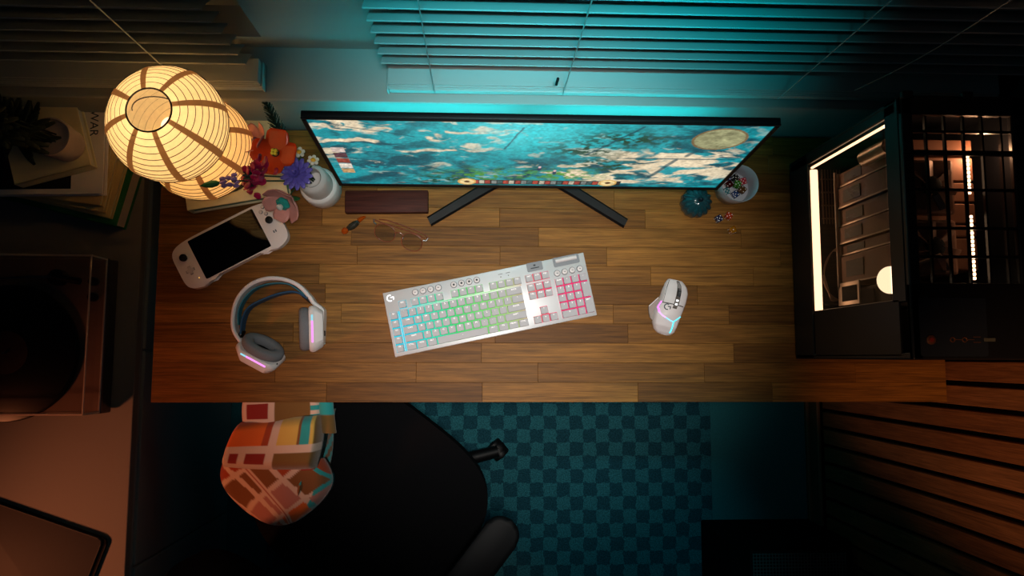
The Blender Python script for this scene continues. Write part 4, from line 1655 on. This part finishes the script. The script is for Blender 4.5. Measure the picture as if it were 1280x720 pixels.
# top: frame, bars, mesh bay
g = MB()
tz = PH - .006
g.box((.010, PD / 2, tz), (.020, PD, .012), .003, 2)
g.box((PW - .017, PD / 2, tz), (.034, PD, .012), .003, 2)
g.box((PW / 2, .066, tz), (PW, .132, .012), .003, 2)
g.box((PW / 2, PD - .018, tz), (PW, .036, .012), .003, 2)
top = g.build('top_panel', m_case, pc, smooth=0)
for xx in (.046, .080, .114, .148, .182):
    MB().box((xx, .28, tz - .002), (.0035, .30, .006)).build('top_bar', m_case, top, smooth=0)
for yy in (.178, .228, .296, .362, .40):
    MB().box((.108, yy, tz - .001), (.18, .0045 if yy != .362 else .009, .006)).build('top_bar', m_case, top, smooth=0)
MB().prism(round_rect(.118, .100, .004, 3, .072, .056), PH - .001, PH + .0012).build('control_plate', mat('control_plate_blue_black', srgb(22, 30, 42), .45), top, smooth=0)
for xx in (.008, PW / 2):
    MB().box((xx, PD - .002, PH + .004), (.020, .014, .012), .003).build('latch', m_case, top, smooth=0)
m_cop = mat('copper_ring', srgb(150, 104, 76), .35, metal=.8)
cpz = PH + .0012
pb = MB().cyl((.031, .034, cpz + .0012), .0080, .0024, 28, bev=.0005).build('power_button', m_cop, pc)
MB().cyl((.031, .034, cpz + .0028), .0040, .0014, 20).build('button_core', mat('button_red', srgb(120, 40, 28), .4), pb)
for xx in (.069, .090):
    MB().tube([(xx + .0038 * math.cos(2 * PI * k / 20), .0345 + .0038 * math.sin(2 * PI * k / 20), cpz + .0006) for k in range(20)], .0011, 6, True).build('audio_jack', m_cop, pc)
MB().box((.080, .0345, cpz + .0002), (.012, .0012, .0005)).box((.101, .0345, cpz + .0002), (.012, .0012, .0005)).build('port_line', m_cop, pc, smooth=0)
MB().box((.112, .039, cpz + .0002), (.013, .0012, .0005)).box((.112, .030, cpz + .0002), (.013, .0012, .0005)).build('port_line', m_cop, pc, smooth=0)
MB().box((.134, .0345, cpz + .0005), (.020, .0060, .0012), .0004, 1).build('usb_port', mat('usb_grey', srgb(96, 100, 92), .4, metal=.4), pc, smooth=0)
# light strips
led = emat('warm_led', (1.0, .60, .34), 4.0)
MB().box((.014, .265, .1085), (.017, .322, .006), .002, 1).build('light_strip', led, pc, smooth=0)
MB().box((.010, .430, .263), (.006, .005, .312), .002, 1).build('light_strip', led, pc, smooth=0)
for k in range(34):
    if 16 <= k <= 20 or k > 31:
        continue
    MB().box((0, 0, 0), (.0048, .0056, .004), .001, 1).build('led_bead', led, pc, (.133, .143 + .0073 * k, .454), smooth=0)
lamp('case_glow', 'POINT', (0.915, 0.375, 1.17), None, 0.40, (1.0, .50, .25), shadow_soft_size=.008)
# works inside: column of stacked modules facing the glass
m_mod = mat('module_brown', srgb(116, 78, 58), .5, metal=.2, var=.1)
m_edge = mat('bare_steel', srgb(190, 168, 150), .3, metal=.85)
ys = [.162, .224, .249, .289, .328, .376, .410]
for k, (a, b) in enumerate(zip(ys, ys[1:])):
    ind = .004 if k % 2 else 0.0
    mo = MB().box((.115 + ind / 2, (a + b) / 2, .270), (.126 - ind, b - a - .003, .265), .002, 1).build('drive_module', m_mod, pc, smooth=0)
    MB().box((.0515 + ind, a + .002, .270), (.002, .003, .262)).build('module_edge', m_edge, mo, smooth=0)
    MB().box((.085, (a + b) / 2, .1375), (.066, b - a - .002, .004), .001, 1).build('module_foot', m_edge, mo, smooth=0)
    MB().box((.0512 + ind, (a + b) / 2, .20), (.0015, (b - a) * .55, .07)).build('module_plate', mat('module_dark', srgb(44, 36, 32), .5), mo, smooth=0)
br = MB().box((.049, .285, .136), (.006, .255, .006), .001, 1).build('bracket', m_edge, pc, smooth=0)
MB().box((.050, .140, .175), (.004, .050, .090), .001, 1).build('bracket_plate', m_edge, pc, smooth=0)
MB().box((.0485, .140, .180), (.003, .032, .062)).build('bracket_slot', m_slot, pc, smooth=0)
MB().box((.090, .125, .235), (.070, .050, .20), .003).build('pump_block', mat('pump_dark', srgb(40, 30, 26), .6), pc, smooth=0)
MB().box((.052, .128, .24), (.002, .028, .06)).build('socket_panel', m_slot, pc, smooth=0)
MB().cyl((0, 0, 0), .026, .006, 36, bev=.001, M=aim((.040, .150, .352), (-.85, -.05, .5))).build('fan_light', emat('fan_glow', (1, .72, .46), 2.2), pc)
MB().tube([(.040, .405, .28), (.040, .405, .37)], .016, 20).build('cooler_tube', m_edge, pc)
m_cable = mat('cable_brown', srgb(190, 150, 124), .4)
for k in range(4):
    MB().tube(catmull([(.050, .245 - .006 * k, .150), (.034, .235, .140), (.024 - .001 * k, .200, .125), (.024 + .003 * k, .165 - .004 * k, .118), (.040, .142 - .004 * k, .114), (.060, .13, .112)], 6), .0010, 6).build('cable', m_cable, pc)
MB().tube(catmull([(.03, .125, .108), (.05, .118, .118), (.08, .122, .12), (.10, .118, .112)], 5), .006, 10).build('cable_bundle', m_black, pc)
# floor of fans under the top bay
for yy in (.20, .31):
    MB().box((.072, yy, PH - .052), (.09, .10, .022), .006).build('top_fan', m_mod, pc, smooth=0)
    fan = MB().cyl((.072, yy, PH - .038), .018, .006, 24, bev=.001).build('fan_hub', m_black, pc)
    for q in range(7):
        a = 2 * PI * q / 7
        MB().box((0, .030, 0), (.012, .034, .002), .0006, 1, Matrix.Translation((.072, yy, PH - .038)) @ Matrix.Rotation(a, 4, 'Z') @ Matrix.Rotation(.5, 4, 'Y')).build('fan_blade', m_mod, fan, smooth=0)
MB().box((.035, .405, PH - .05), (.022, .020, .012), .003).build('cap_block', m_edge, pc, smooth=0)
MB().tube([(.030, .168, PH - .030), (.060, .178, PH - .028), (.075, .185, PH - .028)], .003, 10).build('top_tube', m_edge, pc)

# ================================================================ left cabinet and what stands on it
CZ = 0.70
m_cab = mat('cabinet_paint', srgb(116, 112, 108), 0.55, var=.05, scale=6)
cab = thing('cabinet', 'low pale cabinet left of the desk under the record player', 'cabinet', (-1.15, -0.235, 0))
MB().box((0, 0, CZ - .0125), (.696, 1.52, .025), .002).build('top', m_cab, cab, smooth=0)
MB().box((0, 0, .345), (.690, 1.51, .65), .002).build('body', mat('cabinet_side', srgb(130, 138, 140), .6, var=.05, scale=6), cab, smooth=0)
MB().box((0, 0, .012), (.66, 1.46, .024)).build('plinth', m_black, cab, smooth=0)
for k in range(3):
    MB().box((.347, -.50 + .50 * k, .35), (.010, .494, .62), .002).build('door', bpy.data.materials['cabinet_side'], cab, smooth=0)


def book(name, label, cat, corner, ang, w, d, z0, h, cover, pages, group=None, spine='left', t=.003):
    """corner = front right corner on the ground plan"""
    th = thing(name, label, cat, (corner[0], corner[1], z0), R(ang), group)
    cm = MB()
    cm.box((-w / 2, d / 2, t / 2), (w, d, t), .0008, 1)
    cm.box((-w / 2, d / 2, h - t / 2), (w, d, t), .0008, 1)
    if spine == 'left':
        cm.box((-w + t / 2, d / 2, h / 2), (t, d, h), .0008, 1)
        pb_ = ((-w / 2, d / 2, h / 2), (w - .010, d - .008, h - 2 * t))
    else:
        cm.box((-w / 2, t / 2, h / 2), (w, t, h), .0008, 1)
        pb_ = ((-w / 2 - .002, d / 2, h / 2), (w - .006, d - .008, h - 2 * t))
    cm.build('cover', cover, th, smooth=0)
    MB().box(*pb_).build('pages', pages, th, smooth=0)
    return th


m_gcov = mat('green_cloth', srgb(26, 104, 50), .6)
m_bg = mat('beige_card', srgb(206, 176, 116), .7, var=.08, scale=120)
m_pgpk = mat('pale_pages', srgb(196, 178, 172), .8, var=.12, stretch=(2, 2, 900))
m_wcov = mat('white_card', srgb(230, 220, 216), .55, var=.03)
g1 = book('book', 'thick green book at the bottom of the pile', 'book', (-.838, .296), -14, .30, .26, CZ, .048, m_gcov, m_pgpk)
hs_ = .0165
z = CZ + .0482
for k, (cx_, cy_, a, nm) in enumerate(((-.846, .312, -13, 'beige book lowest of the three thin ones in the pile'), (-.852, .322, -10, 'beige book in the middle of the three thin ones in the pile'),
                                       (-.850, .334, -7, 'beige book just under the white art book'))):
    book('book', nm, 'book', (cx_, cy_), a, .27, .23 - .004 * k, z, hs_, m_bg, m_paper, None)
    z += hs_ + .0003
wb_ = book('book', 'large white art book with black lettering and a dark picture', 'book', (-.836, .356), 1.2, .28, .225, z, .020, m_wcov, m_pgpk)
zt = z + .0202
MB().box((-.069 - .10, .012 + .10, .0203), (.20, .20, .0006)).build('cover_picture', mat('picture_black', srgb(10, 9, 10), .4), wb_, smooth=0)
MB().box((-.185, .055, .0208), (.06, .07, .0006)).build('picture_red', mat('picture_red', srgb(70, 12, 20), .4), wb_, smooth=0)
tm = text_mesh('WAR', .026, 'LEFT', .0002)
tm.transform(Matrix.Translation((-.0235, .190, .0206)) @ Matrix.Rotation(-PI / 2, 4, 'Z'))
link('lettering', tm, m_ink, wb_, smooth=0)
z = zt + .0008
cb = book('book', 'small cream book on top of the pile under the plant pot', 'book', (-.848, .412), 16, .165, .165, z, .030, m_cream, m_paper, spine='front')
z += .0302
pl = thing('potted_plant', 'bushy dark plant in a round white pot on the book pile', 'potted plant', (-.893, .452, z))
MB().lathe([(0, 0), (.030, 0), (.036, .010), (.041, .070), (.040, .078), (.037, .078), (.035, .066), (0, .064)], 40).build('pot', mat('pot_white', srgb(186, 168, 164), .5), pl, smooth=50)
m_fol = mat('foliage_dark', srgb(22, 34, 22), .7, var=.4, scale=30)
rnd = random.Random(8)
lfm = None
for k in range(120):
    if lfm is None:
        lfm = solid(petal_mesh(.070, .013, -.014, 3, base=.35).build('leaf', m_fol, pl, smooth=60), .0008)
        o = lfm
    else:
        o = lfm.copy()
        COL.objects.link(o)
    h = rnd.random()
    a = rnd.uniform(0, 2 * PI)
    rr = .030 * rnd.random()
    o.location = (-.052 + rr * math.cos(a), .004 + rr * math.sin(a), .07 + .16 * h)
    o.rotation_euler = (rnd.uniform(-.3, 1.0), 0, a)
    o.scale = (1, 1 - .45 * h, 1)
for k in range(7):
    a = 2 * PI * k / 7
    MB().tube(catmull([(.010 * math.cos(a), .010 * math.sin(a), .06), (-.030 + .014 * math.cos(a), .014 * math.sin(a), .15), (-.052 + .03 * math.cos(a), .03 * math.sin(a), .24)], 4), .0018, 6).build('stem', m_fol, pl)

# ---- record player
tt = thing('record_player', 'black record player under a clear dust cover on the cabinet', 'record player', (-1.060, 0.047, CZ))
m_base = mat('player_base', srgb(18, 14, 12), .3, coat=.4, var=.1)
MB().box((0, 0, .034), (.43, .350, .046), .004).build('base', m_base, tt, smooth=0)
for x in (-.18, .18):
    for y in (-.14, .14):
        MB().cyl((x, y, .006), .018, .012, 20).build('foot', m_black, tt)
m_plate = mat('deck_plate', srgb(120, 98, 88), .4, metal=.2, var=.06)
MB().box((0, 0, .0578), (.418, .338, .0016)).build('deck', m_plate, tt, smooth=0)
MB().cyl((.012, -.040, .066), .152, .014, 64, bev=.002).build('platter', m_black, tt)
rec = MB().cyl((.012, -.040, .0745), .150, .0022, 64, bev=.0006).build('record', mat('vinyl', srgb(9, 9, 10), .28, var=.2, scale=900), tt)
MB().cyl((.012, -.040, .0758), .047, .0006, 48).build('record_label', mat('label_dark_red', srgb(38, 16, 16), .5, var=.4, scale=60), rec)
MB().tube([(.012 + .049 * math.cos(2 * PI * k / 48), -.040 + .049 * math.sin(2 * PI * k / 48), .0758) for k in range(48)], .0004, 5, True).build('label_rim', m_base, rec)
MB().cyl((.012, -.040, .080), .0028, .010, 12).build('spindle', m_chrome, tt)
MB().cyl((.112, .128, .070), .018, .024, 24, bev=.002).build('arm_pivot', m_black, tt)
MB().tube([(.170, .118, .088), (.112, .128, .088)], .0075, 14).build('counterweight', m_black, tt)
MB().tube([(.112, .128, .088), (.060, .128, .088), (-.060, .120, .086)], .0030, 10).build('tonearm', m_chrome, tt)
MB().box((-.070, .119, .080), (.026, .012, .012), .002).build('headshell', m_black, tt)
m_acr = glass_mat('clear_acrylic', (.90, .88, .87), .03)
m_acre = glass_mat('acrylic_edge', (.85, .82, .80), .15, dens=.6, body=(.62, .50, .42))
dc = MB()
zb, zt_ = .058, .125
dc.box((0, 0, zt_ - .0015), (.424, .344, .003))
dc.box((.2105, 0, (zb + zt_) / 2), (.003, .344, zt_ - zb))
dc.box((-.2105, 0, (zb + zt_) / 2), (.003, .344, zt_ - zb))
dc.box((0, .1705, (zb + zt_) / 2), (.424, .003, zt_ - zb))
dc.box((0, -.1705, (zb + zt_) / 2), (.424, .003, zt_ - zb))
cov = dc.build('dust_cover', m_acr, tt, smooth=0)
e = MB()
for zz in (zt_, zb + .001):
    for s in (-1, 1):
        e.box((s * .211, 0, zz), (.004, .346, .003), .001, 1)
        e.box((0, s * .171, zz), (.426, .004, .003), .001, 1)
for s in (-1, 1):
    for q in (-1, 1):
        e.box((s * .211, q * .171, (zb + zt_) / 2), (.004, .004, zt_ - zb))
e.build('cover_edge', m_acre, cov, smooth=0)
for yy in (.120, .085):
    MB().cyl((.188, yy, .066), .010, .014, 20, bev=.001).build('control_knob', m_black, tt)

# ---- closed laptop
lt = thing('laptop', 'closed dark grey laptop on the cabinet, near left corner', 'laptop', (-1.045, -0.475, CZ), R(-19))
m_lap = mat('laptop_shell', srgb(62, 57, 55), .6, metal=.0, var=.04)
MB().prism(round_rect(.335, .235, .012, 5, 0, 0), .0015, .0095, .002).build('base', m_black, lt)
MB().prism(round_rect(.325, .225, .012, 5, -.004, .003), .0095, .0155, .002).build('lid', m_lap, lt)
# sit its back right corner at the photograph's place
lt.location = (-1.035, -.468, CZ)

# ================================================================ office chair
ch = thing('office_chair', 'black office chair turned towards the right in front of the desk', 'chair', (-0.284, -0.375, 0.011), R(-37.7))
g = MB()
sp_ = []
for k in range(64):
    a = 2 * PI * k / 64
    c, s = math.cos(a), math.sin(a)
    sp_.append((.276 * math.copysign(abs(c) ** .62, c), .252 * math.copysign(abs(s) ** .62, s)))
g.prism(sp_, .40, .472, .028, 4)
g.build('seat', m_blackmat, ch, smooth=60)
MB().prism([(x * .9, y * .9) for x, y in sp_], .380, .402, .006).build('seat_pan', m_black, ch, smooth=60)
bp_ = []
for k in range(64):
    a = 2 * PI * k / 64
    c, s = math.cos(a), math.sin(a)
    bp_.append((.235 * math.copysign(abs(c) ** .6, c), .30 * math.copysign(abs(s) ** .6, s)))
MB().prism(bp_, -.03, .03, .022, 4, lk((0, -.275, .80), (R(82), 0, 0))).build('backrest', m_blackmat, ch, smooth=60)
MB().box((0, -.29, .48), (.06, .03, .30), .008).box((0, -.18, .385), (.06, .25, .02), .006).build('back_bracket', m_black, ch, smooth=0)
m_pad = mat('armrest_pad', srgb(15, 16, 19), .6, var=.1, spec=.3)
for s in (-1, 1):
    MB().prism(round_rect(.088, .27, .040, 6, s * .292, .072), .622, .648, .010, 3).build('armrest', m_pad, ch, smooth=60)
    MB().ribbon(catmull([(s * .20, .04, .392), (s * .29, .045, .40), (s * .315, .05, .46), (s * .30, .055, .625)], 5), (0, 1, 0), .05, .014).build('arm_support', m_black, ch)
MB().cyl((0, 0, .25), .026, .28, 24).cyl((0, 0, .15), .034, .14, 24).build('gas_lift', m_black, ch)
MB().cyl((0, 0, .095), .05, .06, 24, bev=.006).build('hub', m_black, ch)
for k in range(5):
    a = R(50.5) + 2 * PI * k / 5
    ca, sa = math.cos(a), math.sin(a)
    MB().tube([(.03 * ca, .03 * sa, .10), (.20 * ca, .20 * sa, .088), (.345 * ca, .345 * sa, .068)], [.026, .022, .019], 12).build('base_leg', m_black, ch)
    w = MB()
    for s in (-1, 1):
        w.cyl((0, 0, s * .017), .028, .020, 24, bev=.004, M=lk((.345 * ca, .345 * sa, .028), (PI / 2, 0, a + .5)))
    w.ball((.345 * ca, .345 * sa, .040), .031, 2, (1, 1, .55))
    w.tube([(.345 * ca, .345 * sa, .03), (.345 * ca, .345 * sa, .068)], .009, 10)
    w.build('caster', m_black, ch)

# ================================================================ throw blanket over the left armrest
def bil(c, u, v):
    a, b, d, e = c       # TL, TR, BR, BL
    return [(a[i] * (1 - u) + b[i] * u) * (1 - v) + (e[i] * (1 - u) + d[i] * u) * v for i in range(2)]


WHT, RED, ORG, OLV, YEL, RST, MAU, TEA, BRN = (srgb(214, 188, 168), srgb(140, 34, 28), srgb(222, 104, 34), srgb(120, 88, 40), srgb(214, 178, 84),
                                             srgb(164, 66, 30), srgb(176, 120, 108), srgb(40, 160, 160), srgb(126, 80, 40))


def pat_a(u, v):
    if u < .43:
        if .12 < u < .36 and (.0 < v < .12 or .42 < v < .82):
            return RED
        return WHT
    if u < .84:
        return OLV
    return TEA if int(v * 9) % 2 else WHT


def pat_b(u, v):
    if .46 < u < .555:
        return WHT
    if v < .50:
        if u < .08:
            return ORG
        if u < .40:
            return ORG
        if u < .46:
            return RST
        if u < .76:
            return YEL
        if u < .80:
            return BRN
        if u < .90:
            return TEA
        return YEL if u < .94 else OLV
    if v < .64:
        return WHT
    if v < .83:
        if .10 < u < .20 or .27 < u < .46:
            return RED
        return OLV if u > .555 else WHT
    if v > .96:
        return RED
    return OLV if u > .555 else WHT


def pat_c(u, v):
    q = v - (u - .10) / .72
    if abs(q) < .045:
        return WHT if abs(q) > .008 else RST
    a = (u * 1.25 + v) * 1.9
    b = (u * 1.25 - v * 1.05) * 1.9 + .35
    fa, fb = a % 1, b % 1
    if fa < .17 or fb < .17:
        return TEA if u > .86 else WHT
    k = (int(a) * 3 + int(b) * 5) % 4
    return (RST, ORG, MAU, BRN)[k]


def sheet(bm_, cols, corners, zfun, pat, nu=70, nv=50, wav=0.0, rnd_=(0, 0)):
    base = len(bm_.verts)
    V = []
    for i in range(nu + 1):
        row = []
        for j in range(nv + 1):
            u, v = i / nu, j / nv
            x, y = bil(corners, u, v)
            x += rnd_[0] * (.5 - u) * math.sin(PI * v)
            y += rnd_[1] * math.sin(PI * u) * (v - .3)
            z = zfun(u, v) + wav * math.sin(9 * u + 5 * v) * .5
            row.append(bm_.verts.new((x, y, z)))
            cols.append(pat(u, v))
        V.append(row)
    for i in range(nu):
        for j in range(nv):
            bm_.faces.new((V[i][j], V[i][j + 1], V[i + 1][j + 1], V[i + 1][j]))


def roll(x, w=.12):
    """1 in the middle, easing to 0 at either end like a fold"""
    e = min(x, 1 - x) / w
    return 1 if e >= 1 else math.sqrt(max(0, 1 - (1 - e) ** 2))


bm_ = bmesh.new()
cols = []
sheet(bm_, cols, ((-.560, -.075), (-.380, -.060), (-.372, -.155), (-.572, -.165)), lambda u, v: .655 + .040 * roll(u, .10) * (1 - .5 * v) - .05 * (1 - roll(u, .12)) + .004 * math.sin(7 * u), pat_a, wav=.004, rnd_=(-.014, -.004))
sheet(bm_, cols, ((-.574, -.156), (-.373, -.136), (-.390, -.268), (-.612, -.262)), lambda u, v: .640 + .058 * roll(u, .07) * roll(min(v + .03, 1), .22) - .035 * (1 - roll(u, .08)) + .006 * math.sin(6 * u + 2), pat_b, wav=.004, rnd_=(-.012, -.010))
sheet(bm_, cols, ((-.608, -.225), (-.378, -.245), (-.436, -.395), (-.572, -.378)), lambda u, v: .652 - .03 * v - .05 * (1 - roll(u, .14)) - .04 * (1 - roll(.5 + v / 2, .20)) + .008 * math.sin(6 * u - 3 * v), pat_c, wav=.006, rnd_=(-.085, -.035))
# loose right hand edge, hanging and striped, and the curl at the top right
sheet(bm_, cols, ((-.400, -.150), (-.366, -.130), (-.385, -.330), (-.440, -.360)), lambda u, v: .655 - .10 * u - .03 * v + .012 * math.sin(10 * v), lambda u, v: TEA if (int(v * 8 + u * 5) % 2) else BRN, 16, 40)
b = bmesh.new()
NU, NV = 40, 20
base_ = []
for i in range(NU + 1):
    row = []
    for j in range(NV + 1):
        a = 5.2 * i / NU
        rr = .020 - .0016 * a
        row.append(bm_.verts.new((-.372 + rr * math.cos(a) + .010 * j / NV, -.125 - .075 * j / NV + .02, .665 + rr * math.sin(a))))
        cols.append(TEA if j < 9 else OLV)  # teal light painted into the back part of the curl
    base_.append(row)
for i in range(NU):
    for j in range(NV):
        bm_.faces.new((base_[i][j], base_[i + 1][j], base_[i + 1][j + 1], base_[i][j + 1]))
# hem cord running across the flap
b.free()
me = bpy.data.meshes.new('throw_blanket')
bm_.to_mesh(me)
bm_.free()
set_print(me, np.array(cols))
bl = link('throw_blanket', me, attr_mat('woven_throw', .95, sheen=.3), None, smooth=70)
solid(bl, .006)
tag(bl, 'orange and cream plaid throw blanket folded over the chair armrest', 'blanket')

# ================================================================ dark box on the floor, right
fb = thing('floor_box', 'black floor box with a woven mesh grille by the slatted wall', 'box', (0.90, -0.66, 0))
MB().box((0, 0, .15), (.36, .26, .29), .006).build('body', m_void, fb, smooth=0)
MB().box((.02, .015, .2965), (.29, .18, .004), .001, 1).build('grille_frame', m_black, fb, smooth=0)
g = MB()
for k in range(30):
    g.box((.02 - .135 + .0093 * k, .015, .3000), (.0022, .165, .0016))
for k in range(18):
    g.box((.02, .015 - .080 + .0094 * k, .3004), (.275, .0022, .0016))
g.build('mesh_grille', mat('mesh_grey', srgb(84, 92, 92), .5, metal=.3), fb, smooth=0, kind='stuff')
